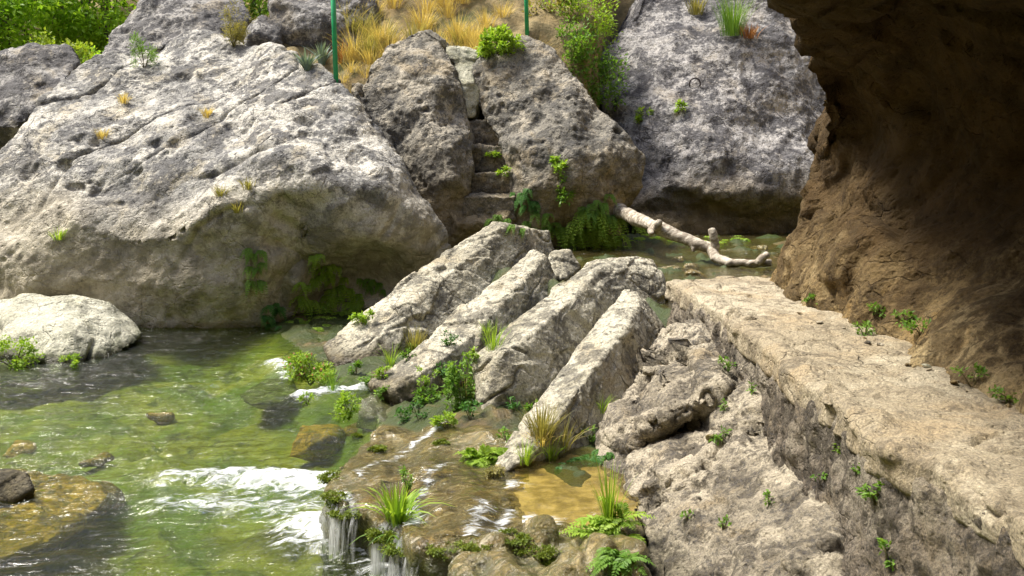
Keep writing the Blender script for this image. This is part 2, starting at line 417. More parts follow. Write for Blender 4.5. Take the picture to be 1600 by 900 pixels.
# ------------------------------------------------------------------ cliff overhang on the right
def cave():
    Ds = np.concatenate((np.arange(-5, 3.2, .35), np.arange(3.2, 12.6, .045)))
    # control per D: base x, recess x/z, lip x/z
    kD = [-5, 0, 3, 4.5, 6, 7, 8.2, 9.4, 10.2, 10.9, 11.5, 12.0, 12.6]
    bx = [3.6, 3.4, 3.2, 3.1, 3.05, 3.08, 3.1, 3.08, 3.08, 3.12, 3.25, 3.5, 4.0]
    mx = [5.6, 5.6, 5.5, 5.3, 5.0, 4.7, 4.3, 3.85, 3.68, 3.62, 3.68, 3.9, 4.4]
    lx = [-2.5, -.4, .85, 1.1, 1.35, 1.72, 2.22, 2.76, 3.24, 3.5, 3.7, 3.95, 4.5]  # unseen reach over and behind the camera, shaped to keep the cave dark
    lz = [5.6, 5.4, 5.0, 4.65, 4.4, 4.25, 4.12, 3.82, 3.3, 3.0, 3.1, 3.2, 3.3]
    prof_n = 110
    rows = []
    for D in Ds:
        b, m_, l, z_ = (np.interp(D, kD, a) for a in (bx, mx, lx, lz))
        zs = 1.25
        pts = np.array([(b - .25, .2), (b - .06, 1.3), (b, zs + .35), (b + .28 * (m_ - b), 2.0), (b + .75 * (m_ - b), 2.5), (m_, min(3.05, z_ - .25)),
                        (m_ * .85 + l * .15, .5 * 3.2 + .5 * (z_ + .15)), (m_ * .5 + l * .5, z_ + .18), (m_ * .18 + l * .82, z_ + .08), (l, z_),
                        (l + .05, z_ + .35), (l + .5, z_ + 1.2), (l + 1.6, z_ + 2.6), (l + 3.5, z_ + 4.2)])
        if D > 10.0:
            pass
        # Catmull-Rom-ish resample by chord length
        ch = np.concatenate(([0], np.cumsum(np.linalg.norm(np.diff(pts, axis=0), axis=1))))
        tt = np.concatenate((np.linspace(0, ch[9], 88), np.linspace(ch[9], ch[-1], 23)[1:]))
        rx = np.interp(tt, ch, pts[:, 0]); rz = np.interp(tt, ch, pts[:, 1])
        for _ in range(5):
            rx[1:-1] = .25 * rx[:-2] + .5 * rx[1:-1] + .25 * rx[2:]; rz[1:-1] = .25 * rz[:-2] + .5 * rz[1:-1] + .25 * rz[2:]
        rows.append(np.stack((rx, np.full(len(rx), D), rz), 1))
    n = rows[0].shape[0]
    v = np.concatenate(rows); q = grid_quads(n, len(Ds))
    # close the far end and the outside with a coarse shell so the mass is solid
    nv = len(v); base = []
    first, last = np.arange(n), np.arange(n) + n * (len(Ds) - 1)
    extra = []; tri = []
    for ring_, yy in ((first, Ds[0] - .3), (last, Ds[-1] + .4)):
        c = np.array((9.0, yy, 3.0)); ci = nv + len(extra); extra.append(c)
        for a, b_ in zip(ring_[:-1], ring_[1:]): tri.append((a, b_, ci) if ring_ is last else (b_, a, ci))
    A0, A1 = nv, nv + 1
    # outer back wall and underside
    topn = np.arange(len(Ds)) * n + n - 1; botn = np.arange(len(Ds)) * n
    for a, b_ in zip(topn[:-1], topn[1:]): tri.append((a, A0, b_))
    for a, b_ in zip(botn[:-1], botn[1:]): tri.append((a, b_, A0))
    tri.append((topn[-1], A0, A1)); tri.append((botn[-1], A1, A0))
    v = np.concatenate((v, np.array(extra)))
    me = mesh_np('rock_overhang', v, quads=q[:, ::-1], tris=np.array(tri)[:, ::-1])
    bm = bmesh.new(); bm.from_mesh(me); bmesh.ops.recalc_face_normals(bm, faces=bm.faces); bm.to_mesh(me); bm.free()
    displace(me, [('fbm', .55, .26, {'o': 3, 'seed': 70}), ('chisel', .8, .22, {'seed': 71, 'warp': .3, 'step': .3, 'edge': .12, 'dir': (.35, -.5, .8), 'stretch': (.55, 1, 1)}),
                  ('ridge', 1.5, .07, {'seed': 73, 'dir': (.35, -.5, .8), 'stretch': (.3, 1, 1)}),
                  ('chisel', 2.3, .09, {'seed': 74, 'warp': .15, 'edge': .08}), ('chisel', 5, .035, {'seed': 78, 'edge': .1}), ('fbm', 3.5, .03, {'o': 5, 'gain': .6, 'seed': 75})])
    me.polygons.foreach_set('use_smooth', np.full(len(me.polygons), True))
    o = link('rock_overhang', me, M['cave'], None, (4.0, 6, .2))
    tag(o, 'dark brown overhanging cliff with a hollow shaded underside above the path', 'cliff')
cave()

# ------------------------------------------------------------------ path on its wall
def prism(bm, poly, z0, z1):
    a = [bm.verts.new((x, y, z0)) for x, y in poly]; b = [bm.verts.new((x, y, z1)) for x, y in poly]
    n = len(poly)
    for i in range(n): bm.faces.new([a[i], a[(i + 1) % n], b[(i + 1) % n], b[i]])
    bm.faces.new(a); bm.faces.new(b)
outer = [(1.82, 11.25), (1.93, 10.2), (1.98, 9.0), (2.03, 7.6), (1.98, 6.5), (2.03, 5.8), (1.98, 5.2), (2.06, 4.8), (2.17, 4.5), (2.2, 4.0), (2.2, 3.6), (2.1, 2.6), (1.2, 1.2), (0, .2), (-1.2, -1), (-2, -3)]
inner = [(3.3, -3), (4.0, 0), (3.9, 4), (3.8, 7), (3.7, 9.5), (3.6, 11.4), (2.9, 11.75)]
def path_bm(bm):
    prism(bm, outer + inner, 1.38, 1.60)
    r = random.Random(3)
    for k in range(4, 26):          # rounded edging stones bedded into the rim
        y = 3.5 + 7.6 * (k + r.uniform(-.3, .3)) / 25; x = float(np.interp(y, [b for a, b in outer[:12]][::-1], [a for a, b in outer[:12]][::-1])) + r.uniform(.08, .15)
        a, b, c = r.uniform(.09, .17), r.uniform(.10, .24), r.uniform(.05, .09)
        piece_hull(bm, [Vector((x + a * math.cos(t) * math.cos(u), y + b * math.sin(t) * math.cos(u), 1.575 + c * math.sin(u))) for t in np.linspace(0, 5.6, 9) for u in (-.8, -.2, .4, 1.1)])
path = rock('path', path_bm, .024,
            [('fbm', .9, .032, {'o': 3, 'seed': 30}), ('chisel', 1.6, .022, {'seed': 33, 'warp': .5, 'edge': .3}), ('lump', 3.8, .03, {'seed': 34, 'warp': .2}), ('fbm', 5, .016, {'o': 4, 'seed': 31}), ('crack', 1.4, .05, {'seed': 35, 'warp': .5, 'w': .03})], M['path'], kind='structure', smooth=5)
wall_out = [(x + .035, y) for x, y in outer[:11]]
wall_out[0] = (1.9, 11.12)
wall_poly = wall_out + [(1.9, 2.6), (2.7, 2.6), (2.9, 11.3)]
def wall_bm(bm):
    n = len(wall_poly); a = [bm.verts.new((x - (.13 if i < n - 2 else 0), y, .1)) for i, (x, y) in enumerate(wall_poly)]; b = [bm.verts.new((x - .02 * (i < n - 2), y, 1.5)) for i, (x, y) in enumerate(wall_poly)]
    for i in range(n): bm.faces.new([a[i], a[(i + 1) % n], b[(i + 1) % n], b[i]])
    bm.faces.new(a); bm.faces.new(b)
rock('retaining_wall', wall_bm, .026,
     [('fbm', 1.2, .05, {'o': 3, 'seed': 40}), ('lump', 4.0, .05, {'seed': 43, 'warp': .2}), ('chisel', 3.6, .03, {'seed': 41, 'warp': .3}), ('fbm', 7, .022, {'o': 4, 'gain': .6, 'seed': 42})], M['wall'],
     'rough grey rubble and mortar wall holding up the outer edge of the path', 'wall', smooth=3)

# ------------------------------------------------------------------ boulders
def big(bm):
    out = [(-120, 330, 17.8), (-60, 285, 18), (0, 250, 18.4), (40, 198, 19), (80, 150, 19.8), (112, 112, 20.6), (150, 92, 21), (210, 72, 21.3), (250, 58, 21.6), (320, 50, 21.8), (345, 64, 21.2),
           (385, 75, 20.8), (425, 73, 20.4), (452, 82, 20.0), (472, 106, 19.6), (500, 101, 19.6), (526, 122, 19.2), (552, 155, 18.7), (592, 207, 18.3), (622, 262, 18.0), (652, 306, 17.8), (692, 352, 17.7),
           (710, 388, 17.7), (700, 412, 17.6), (655, 440, 17.4), (600, 480, 17.5), (540, 510, 17.8), (480, 530, 17.6), (420, 528, 16.8), (330, 520, 16.6), (220, 515, 16.6), (130, 520, 16.7), (0, 530, 16.6), (-140, 540, 16.6)]
    inn = [(120, 345, 16.7), (60, 380, 16.7), (0, 400, 16.8), (-60, 400, 17), (190, 372, 16.5), (235, 388, 16.4), (270, 370, 16.35), (305, 345, 16.3), (345, 322, 16.4), (420, 300, 16.5), (500, 290, 16.6), (600, 300, 16.9), (660, 350, 17.1),
           (130, 270, 17.6), (60, 300, 17.5), (210, 260, 17.8), (300, 240, 17.6), (400, 220, 17.6), (500, 190, 17.9), (540, 200, 17.7), (480, 235, 17.1), (560, 240, 17.5), (200, 160, 19.4), (300, 130, 19.9), (400, 130, 19.5), (470, 150, 18.8), (250, 90, 20.9), (380, 95, 20.5),
           (150, 160, 19.6), (330, 170, 19.1), (290, 400, 16.4), (350, 380, 16.5), (400, 365, 16.7), (470, 395, 17.3), (540, 360, 16.8), (600, 370, 16.9), (650, 390, 17.1), (560, 440, 17.9), (520, 420, 17.8), (490, 460, 17.9), (440, 480, 17.3), (415, 460, 16.6), (380, 440, 16.45), (300, 450, 16.35), (210, 440, 16.35), (120, 440, 16.4), (40, 450, 16.5), (415, 420, 16.6), (440, 430, 17.2), (460, 440, 16.9), (475, 450, 17.5)]
    piece_relief(bm, out, inn, 4.5, 1.0)
bigL = [('fbm', .5, .22, {'o': 2, 'seed': 1}), ('chisel', .6, .20, {'seed': 2, 'warp': .5, 'step': .25, 'edge': .4}),
        ('ridge', .8, .10, {'seed': 4, 'dir': (1, .6, .75), 'stretch': (.28, 1, 1), 'o': 3}), ('crack', .8, .10, {'seed': 6, 'dir': (1, .5, .85), 'stretch': (.28, 1, 1), 'w': .04, 'warp': .3}),
        ('ridge', 2.4, .05, {'seed': 8, 'dir': (1, .6, .75), 'stretch': (.3, 1, 1), 'o': 3, 'zlo': 1.5, 'zhi': 3.2}), ('pits', 1.8, .13, {'seed': 9, 'warp': .2}), ('fbm', 3.0, .032, {'o': 5, 'gain': .62, 'seed': 12}), ('pits', 4.5, .04, {'seed': 13, 'keep': .6})]
rock('boulder', big, .033, bigL, M['big'], 'huge pale grey boulder sloping down into the green pool on the left', smooth=6)
rock('boulder', hullpx((-70, 500, 15.8), (-70, 590, 13.9), (0, 500, 14.8), (55, 490, 14.8), (90, 464, 15.2), (130, 458, 15.4), (175, 465, 15.6), (200, 490, 15.6), (221, 520, 15.4), (214, 535, 15.0), (170, 562, 14.2), (120, 580, 13.8), (70, 590, 13.6), (-20, 600, 13.5), (60, 540, 14.0), (110, 525, 14.0), (60, 470, 17), (200, 505, 16.6), (-60, 480, 17)),
     .024, [('fbm', .8, .16, {'o': 3, 'seed': 101}), ('chisel', 1.0, .08, {'seed': 102, 'warp': .4, 'edge': .3}), ('crack', .9, .14, {'seed': 103, 'w': .05, 'warp': .3}), ('fbm', 4, .018, {'o': 5, 'gain': .6, 'seed': 104}), ('pits', 5, .015, {'seed': 105})], M['small'],
     'small low pale boulder rising from the pool at the left edge', smooth=7)
# the split boulder with cut steps
def split(bm):
    piece_relief(bm, [(566, 140, 20.2), (580, 100, 20.4), (605, 72, 20.6), (640, 50, 20.8), (668, 44, 20.8), (690, 54, 20.7), (703, 88, 20.4), (716, 130, 20.1), (728, 168, 19.9), (736, 205, 19.6), (736, 260, 19.3), (733, 300, 19.1), (728, 330, 19.2), (735, 395, 19.3), (700, 400, 19.2), (680, 335, 19.1), (650, 300, 19.2), (622, 245, 19.5), (590, 195, 19.9)],
                 [(650, 110, 20.0), (690, 130, 19.8), (620, 140, 20.0), (670, 190, 19.3), (700, 230, 18.95), (710, 280, 18.8), (680, 290, 18.9), (640, 220, 19.4), (660, 250, 19.1), (715, 320, 19.15)], 3.2)
    piece_relief(bm, [(738, 150, 20.4), (742, 105, 20.7), (765, 88, 20.9), (795, 66, 21.0), (820, 53, 21.0), (848, 66, 20.9), (895, 112, 20.4), (930, 170, 19.9), (962, 188, 19.5), (985, 218, 19.4), (1004, 248, 19.4), (996, 290, 19.4), (978, 318, 19.5), (965, 345, 19.6), (968, 395, 19.7), (900, 410, 19.4), (830, 410, 19.3), (795, 400, 19.3), (790, 340, 19.3), (792, 300, 19.3), (796, 262, 19.5), (782, 232, 19.7), (765, 200, 20.0)],
                 [(800, 110, 20.4), (850, 110, 20.2), (790, 160, 20.0), (840, 170, 19.6), (890, 190, 19.3), (810, 220, 19.4), (850, 240, 19.0), (900, 240, 18.8), (950, 240, 18.9), (830, 290, 18.85), (880, 290, 18.7), (930, 290, 18.8), (970, 280, 19.1), (850, 340, 19.0), (900, 345, 19.1), (940, 330, 19.1), (900, 380, 19.5)], 3.4)
    piece_hull(bm, [P(*a) for a in ((700, 325, 19.2), (800, 322, 19.15), (700, 420, 19.6), (830, 420, 19.5), (715, 350, 18.95), (790, 345, 18.95), (690, 325, 21), (820, 322, 21), (700, 420, 21), (830, 420, 21))])
splitL = [('fbm', .7, .14, {'o': 2, 'seed': 201}), ('chisel', .9, .13, {'seed': 202, 'warp': .4, 'edge': .35}), ('ridge', 1.6, .06, {'seed': 203, 'o': 3}),
          ('pits', 2.4, .10, {'seed': 204, 'warp': .2}), ('pits', 5.0, .06, {'seed': 205, 'keep': .45}), ('fbm', 4.0, .030, {'o': 5, 'gain': .65, 'seed': 206})]
sb = rock('split_boulder', split, .03, splitL, M['split'], 'brown pitted boulder with a cleft and steps cut into it, behind the slabs', smooth=5)
M['step'] = rock_mat('cut_step_stone', (.36, .31, .225), (.22, .19, .14), (.10, .09, .07), (.32, .24, .12), lich=.5, warm_amt=.5, off=(9, 1, 3))
for (x0, x1, yt, yb, Dt, Db) in ((722, 805, 300, 345, 19.55, 19.0), (722, 802, 264, 305, 19.95, 19.42), (722, 790, 222, 270, 20.35, 19.82), (725, 780, 182, 228, 20.8, 20.2)):
    def stp(bm, a=(x0, x1, yt, yb, Dt, Db)):
        x0, x1, yt, yb, Dt, Db = a
        f0 = P(x0, yt + 6, Db); f1 = P(x1, yt + 6, Db); zb = P(x0, yb, Db).z
        piece_hull(bm, [f0, f1, Vector((f0.x, Db + .05, zb)), Vector((f1.x, Db + .05, zb)), Vector((f0.x, Db + 1.1, f0.z)), Vector((f1.x, Db + 1.1, f1.z)), Vector((f0.x, Db + 1.1, zb)), Vector((f1.x, Db + 1.1, zb))])
    rock('step', stp, .03, [('fbm', 2.2, .06, {'o': 4, 'seed': 300 + x1}), ('fbm', 7, .03, {'o': 3, 'seed': 310 + yt})], M['step'], smooth=3, parent=sb)
rock('boulder', hullpx((696, 72, 20.9), (750, 80, 20.9), (744, 125, 20.5), (712, 185, 20.2), (742, 185, 20.2), (725, 140, 20.2), (696, 74, 21.8), (755, 80, 21.8), (735, 190, 21.5)), .03,
     [('fbm', 1.2, .1, {'seed': 401}), ('chisel', 2.5, .1, {'seed': 402})], M['small'], 'narrow white stone wedged in the cleft above the cut steps', 'stone', smooth=3)
def rear(bm):
    piece_relief(bm, [(922, 110, 24.6), (945, 72, 25), (985, 20, 25.6), (1020, -30, 26.2), (1100, -70, 26.6), (1240, -70, 26.6), (1330, 40, 26), (1370, 200, 25), (1360, 360, 23.2), (1280, 385, 22.6), (1180, 382, 22.6), (1060, 375, 22.5), (1000, 365, 22.6), (985, 330, 22.8), (992, 285, 23), (985, 235, 23.4), (958, 195, 23.8), (938, 150, 24.2)],
                 [(1000, 100, 24.4), (1050, 50, 25.2), (1150, 30, 25.4), (1230, 60, 25.2), (1080, 110, 24), (1150, 110, 24.1), (1230, 130, 24.2), (1010, 180, 23.4), (1090, 180, 22.9), (1180, 190, 23), (1260, 200, 23.4), (1040, 235, 22.5), (1110, 245, 22.2), (1200, 250, 22.4), (1290, 260, 22.8), (1040, 290, 22.2), (1120, 300, 22.05), (1210, 300, 22.2), (1290, 320, 22.4), (1060, 330, 22.5), (1150, 335, 22.5), (1230, 340, 22.5)], 5)
rock('boulder', rear, .04, [('fbm', .45, .28, {'o': 2, 'seed': 501}), ('chisel', .6, .18, {'seed': 502, 'warp': .5, 'edge': .45}), ('ridge', 1.0, .07, {'seed': 503, 'o': 3}), ('pits', 1.2, .12, {'seed': 504, 'warp': .3}), ('fbm', 2.6, .045, {'o': 5, 'gain': .62, 'seed': 506})],
     M['rear'], 'large violet grey boulder with dark streaks behind the fallen log', smooth=7)
farL = [('fbm', .6, .2, {'o': 2, 'seed': 601}), ('chisel', .8, .22, {'seed': 602, 'warp': .4, 'edge': .35}), ('chisel', 2.0, .07, {'seed': 603, 'edge': .3}), ('fbm', 2.4, .06, {'o': 5, 'gain': .62, 'seed': 604})]
rock('boulder', hullpx((-80, 90, 23), (0, 88, 23), (60, 70, 23.4), (105, 72, 23.6), (125, 95, 23), (100, 130, 22), (60, 175, 21.4), (20, 200, 21.2), (-60, 200, 21.2), (60, 260, 22), (-80, 260, 22), (0, 110, 25.5), (110, 120, 25)), .05, farL, M['far'],
     'weathered grey boulder at the far left edge, above the dark hollow', smooth=4)
rock('boulder', hullpx((148, 92, 24), (185, 48, 24.6), (222, 8, 25.2), (270, -30, 26), (370, -30, 26), (395, 30, 25), (360, 75, 24), (250, 90, 23.4), (190, 90, 23.5), (300, 30, 24.2), (350, 120, 25), (180, 120, 25), (260, -20, 28)), .05, farL, M['far'],
     'leaning grey boulder behind the top of the huge pale boulder, below the trees', smooth=4)
rock('boulder', hullpx((388, 40, 23), (408, 20, 23.2), (425, 30, 23.2), (442, 72, 22.6), (385, 72, 22.6), (400, 45, 22.4), (430, 100, 23.4), (390, 100, 23.4)), .04, farL, M['far'],
     'small pointed grey rock between two larger boulders on the skyline', smooth=3)
rock('boulder', hullpx((412, -30, 24), (520, -40, 24.4), (590, 0, 24), (586, 50, 23.4), (576, 88, 23), (560, 105, 22.8), (500, 80, 22.8), (450, 66, 22.8), (425, 40, 23), (420, 0, 23), (500, 20, 22.6), (500, 110, 24), (540, -20, 26), (580, 100, 24)), .045, farL, M['far'],
     'upright grey boulder behind the left green post', smooth=4)
rock('boulder', hullpx((575, -10, 27), (640, -30, 27), (720, -40, 27.5), (740, 0, 26.6), (640, 20, 26), (590, 30, 26), (600, 60, 27), (730, 50, 27)), .06, farL, M['far'], 'grey rock half buried in dry grass above the cleft boulder', smooth=4)
rock('boulder', hullpx((548, 130, 20.2), (590, 140, 20.4), (610, 190, 19.8), (620, 240, 19.4), (590, 220, 19.2), (560, 170, 19.4), (600, 250, 20.4), (560, 140, 21.2), (610, 150, 21.4)), .035, farL, M['split'], 'brown rock squeezed between the huge boulder and the cleft boulder', smooth=3)

# ------------------------------------------------------------------ the four leaning slabs of the weir
def slabL(s): return [('fat', 1, .03), ('fbm', .7, .03, {'o': 2, 'seed': s}), ('chisel', 1.1, .05, {'seed': s + 1, 'warp': .25, 'edge': .05, 'step': .7}),
                      ('chisel', 3.2, .028, {'seed': s + 2, 'warp': .12, 'edge': .06, 'dir': (.75, .45, .45), 'stretch': (.45, 1, 1)}), ('crack', 1.6, .05, {'seed': s + 5, 'w': .03, 'warp': .3}), ('fbm', 6, .010, {'o': 5, 'gain': .65, 'seed': s + 4}), ('chisel', 8, .010, {'seed': s + 6, 'edge': .12}), ('pits', 4, .025, {'seed': s + 7, 'keep': .75})]
rock('rock_slab', hullpx((507, 542, 14.1), (600, 468, 14.9), (690, 402, 15.7), (771, 348, 16.4), (525, 568, 13.6), (600, 512, 14.1), (684, 462, 14.9), (740, 412, 15.5), (790, 354, 16.2), (856, 362, 16.9), (864, 400, 16.9), (545, 615, 13.3), (640, 585, 13.9), (730, 545, 14.7), (810, 490, 15.6), (868, 430, 16.6), (530, 590, 14.8), (700, 500, 16.2), (800, 440, 17.4), (868, 420, 17.6)),
     .019, slabL(700), M['slab'], 'leaning rock slab farthest from the path, beside the huge pale boulder', 'rock slab', 'leaning rock slabs of the weir', smooth=0)
rock('rock_slab', hullpx((580, 600, 11.8), (650, 552, 12.3), (707, 497, 12.9), (752, 460, 13.4), (797, 422, 14.0), (835, 394, 14.5), (612, 612, 11.4), (677, 572, 11.8), (737, 525, 12.4), (771, 490, 12.9), (803, 450, 13.5), (852, 402, 14.3), (856, 420, 14.3), (640, 650, 11.4), (745, 580, 12.3), (800, 550, 12.9), (880, 470, 14.2), (600, 650, 12.4), (720, 560, 13.6), (850, 470, 15.2)),
     .018, slabL(720), M['slab'], 'narrow leaning rock slab, second from the huge boulder, with grass at its foot', 'rock slab', 'leaning rock slabs of the weir', smooth=0)
rock('rock_slab', hullpx((741, 562, 10.4), (767, 543, 10.6), (828, 488, 11.2), (884, 440, 11.9), (922, 412, 12.4), (994, 404, 12.9), (1016, 409, 13.0), (1030, 433, 12.8), (1038, 482, 12.5), (779, 562, 10.1), (850, 506, 10.7), (903, 461, 11.3), (937, 420, 11.9), (756, 655, 9.9), (815, 660, 10.1), (900, 640, 10.6), (1020, 600, 11.6), (1040, 540, 12.4), (790, 600, 10.0), (745, 610, 10.4), (760, 650, 11), (900, 560, 12.6), (1040, 500, 13.8)),
     .016, slabL(740), M['slab'], 'broadest leaning rock slab with a square end, third from the huge boulder', 'rock slab', 'leaning rock slabs of the weir', smooth=0)
rock('rock_slab', hullpx((767, 735, 8.2), (816, 662, 8.7), (850, 622, 9.1), (898, 564, 9.7), (941, 508, 10.4), (979, 459, 11.1), (992, 459, 11.2), (1010, 475, 11.3), (1036, 516, 11.2), (813, 716, 8.0), (860, 665, 8.4), (903, 610, 8.9), (937, 562, 9.5), (979, 511, 10.2), (995, 478, 10.8), (780, 760, 8.0), (830, 760, 8.1), (890, 745, 8.5), (960, 735, 9.0), (1040, 640, 10.3), (790, 750, 8.8), (900, 690, 10.2), (1020, 560, 11.8)),
     .015, slabL(760), M['slab'], 'leaning rock slab nearest the path, with a pointed foot above the shallow basin', 'rock slab', 'leaning rock slabs of the weir', smooth=0)
rock('stone', hullpx((863, 398, 14.9), (888, 394, 15.1), (904, 420, 14.9), (880, 436, 14.4), (860, 430, 14.4), (900, 450, 15), (860, 450, 15), (880, 400, 15.8)), .022, slabL(780), M['slab'], 'small orange stone lodged between the tops of two leaning slabs', 'stone', smooth=2)
rock('stone', hullpx((560, 628, 11.6), (600, 608, 11.8), (625, 640, 11.4), (590, 672, 10.7), (555, 668, 10.9), (570, 640, 11.1), (640, 680, 11.2), (600, 640, 12.4)), .022, slabL(790)[:5], M['shelf'], 'orange mossy stone at the foot of the narrow slab by the rapid', 'stone', smooth=3)
rock('stone', hullpx((375, 618, 12.4), (420, 596, 12.9), (455, 594, 13.0), (465, 615, 12.5), (440, 628, 12.1), (390, 632, 12.1), (430, 640, 12.6), (420, 620, 13.6)), .022, slabL(795)[:5], M['shelf'], 'flat brown stone barely above the pool below the leafy bush', 'stone', smooth=4)

# ------------------------------------------------------------------ near rock below the path
def near(bm):
    out = [(1050, 507, 9.6), (1009, 541, 9.3), (998, 587, 9.0), (948, 653, 8.7), (938, 688, 8.5), (952, 742, 8.0), (975, 810, 7.4), (990, 870, 6.7), (1000, 960, 5.9), (1100, 1010, 5.5), (1300, 1040, 4.9), (1600, 1000, 4.3),
           (1530, 900, 4.7), (1462, 825, 5.15), (1385, 752, 5.75), (1300, 686, 6.65), (1220, 606, 7.9), (1162, 545, 9.0), (1115, 510, 9.9)]
    inn = [(1070, 540, 9.0), (1110, 590, 8.3), (1040, 600, 8.35), (1000, 672, 7.95), (1040, 655, 7.8), (1092, 630, 7.85), (1122, 612, 8.05), (1010, 692, 8.1), (1052, 680, 8.04), (1098, 655, 8.02), (1130, 640, 8.18), (1160, 615, 8.3), (985, 720, 8.0), (1060, 700, 7.75), (1120, 670, 7.8), (1080, 720, 7.6), (1160, 680, 7.35), (1130, 740, 7.0), (1210, 720, 6.9),
           (1040, 780, 7.1), (1120, 820, 6.4), (1200, 800, 6.3), (1280, 800, 5.95), (1060, 870, 6.4), (1160, 890, 5.8), (1260, 880, 5.45), (1350, 880, 5.3), (1180, 960, 5.3)]
    piece_relief(bm, out, inn, 2.2, 1.2)
nearL = [('fbm', .9, .10, {'o': 2, 'seed': 801}), ('chisel', .9, .20, {'seed': 802, 'warp': .25, 'edge': .07, 'step': .35, 'dir': (.55, -.6, -.6), 'stretch': (.5, 1, 1)}), ('ridge', 2.0, .06, {'seed': 803, 'dir': (.7, -.6, -.35), 'stretch': (.4, 1, 1.2), 'o': 3}), ('chisel', 2.8, .055, {'seed': 804, 'warp': .15, 'edge': .07, 'dir': (.55, -.6, -.6), 'stretch': (.5, 1, 1)}),
         ('chisel', 7, .026, {'seed': 806, 'edge': .10, 'dir': (.7, -.6, -.35), 'stretch': (.5, 1, 1)}), ('fbm', 6, .018, {'o': 5, 'gain': .65, 'seed': 805})]
rock('boulder', near, .017, nearL, M['near'], 'rough tan rock face in the foreground just below the path wall', smooth=3)

# ------------------------------------------------------------------ travertine shelf
def shelf(bm):
    prism(bm, [PZ(512, 765, .44).xy[:], PZ(522, 725, .44).xy[:], PZ(560, 690, .44).xy[:], PZ(600, 665, .46).xy[:], PZ(760, 660, .46).xy[:], PZ(860, 690, .46).xy[:], PZ(815, 770, .44).xy[:], PZ(822, 820, .42).xy[:], PZ(800, 842, .42).xy[:], PZ(750, 858, .42).xy[:],
               PZ(700, 858, .42).xy[:], PZ(655, 850, .42).xy[:], PZ(628, 815, .42).xy[:], PZ(590, 812, .42).xy[:], PZ(560, 785, .42).xy[:], PZ(535, 785, .42).xy[:]], -.6, .40)
rock('rock_shelf', shelf, .018, [('fbm', .9, .06, {'o': 3, 'seed': 901}), ('lump', 1.4, .13, {'seed': 902, 'warp': .4}), ('lump', 4.0, .035, {'seed': 903, 'warp': .2}), ('fbm', 5, .018, {'o': 4, 'gain': .55, 'seed': 904}), ('ridge', 3.4, .03, {'seed': 905, 'dir': (.7, .7, 0), 'stretch': (.4, 1, 1)})],
     M['shelf'], 'wet golden travertine shelf with water spilling over its mossy rim', 'rock shelf', smooth=9)
rock('rock_shelf', lambda bm: prism(bm, [PZ(705, 905, .25).xy[:], PZ(740, 872, .30).xy[:], PZ(820, 836, .42).xy[:], PZ(860, 818, .42).xy[:], PZ(920, 808, .42).xy[:], PZ(985, 800, .42).xy[:], PZ(1000, 960, .3).xy[:], PZ(880, 975, .25).xy[:], PZ(720, 960, .2).xy[:]], -.6, .37), .018,
     [('fbm', 1.0, .10, {'o': 3, 'seed': 911}), ('lump', 1.8, .26, {'seed': 912, 'warp': .4}), ('lump', 4.4, .07, {'seed': 913}), ('fbm', 5, .035, {'o': 4, 'seed': 914})], M['shelf'],
     'low lumpy wet ledge at the bottom of the picture beside the tan rock face', 'rock shelf', smooth=7)
rock('boulder', lambda bm: piece_hull(bm, [PZ(-60, 745, -.03), PZ(60, 745, -.03), PZ(140, 752, -.05), PZ(170, 772, -.1), PZ(150, 800, -.13), PZ(80, 845, -.17), PZ(-40, 890, -.18), PZ(20, 780, -.02), PZ(-60, 800, -.02), PZ(180, 780, -.7), PZ(60, 880, -.7), PZ(-100, 890, -.7), PZ(-100, 740, -.7)]), .025,
     [('fbm', 1.2, .12, {'o': 4, 'seed': 921}), ('chisel', 2.2, .08, {'seed': 922, 'edge': .3}), ('fbm', 5, .03, {'o': 4, 'seed': 923})], M['sunk'], 'brown boulder lying just under the water at the lower left', smooth=6)
rock('stone', hullpx((-30, 740, 8.5), (10, 736, 8.6), (40, 744, 8.5), (54, 764, 8.4), (20, 780, 8.3), (-30, 784, 8.3), (20, 830, 8.4), (-20, 830, 8.5), (50, 810, 8.6), (0, 760, 9.3)), .018, slabL(930)[:5], M['near'], 'pale mossy stone breaking the surface above the sunken brown boulder', 'stone', smooth=4)
for (px, py, r, z_) in ((40, 700, .20, -.45), (150, 722, .16, -.45), (500, 690, .28, -.30), (560, 672, .2, -.26), (250, 650, .15, -.5)):
    c = PZ(px, py, z_)
    pts = [c + Vector((random.uniform(-1, 1) * r * 1.4, random.uniform(-1, 1) * r * 1.1, random.uniform(-.6, .6) * r)) for _ in range(16)]
    rock('stone', lambda bm: piece_hull(bm, pts), .03, [('fbm', 2, .07, {'o': 4, 'seed': int(px)})], M['sunk'], 'dark stone on the bed of the green pool, dimly seen through the water', 'stone', 'stones on the pool bed', smooth=5)

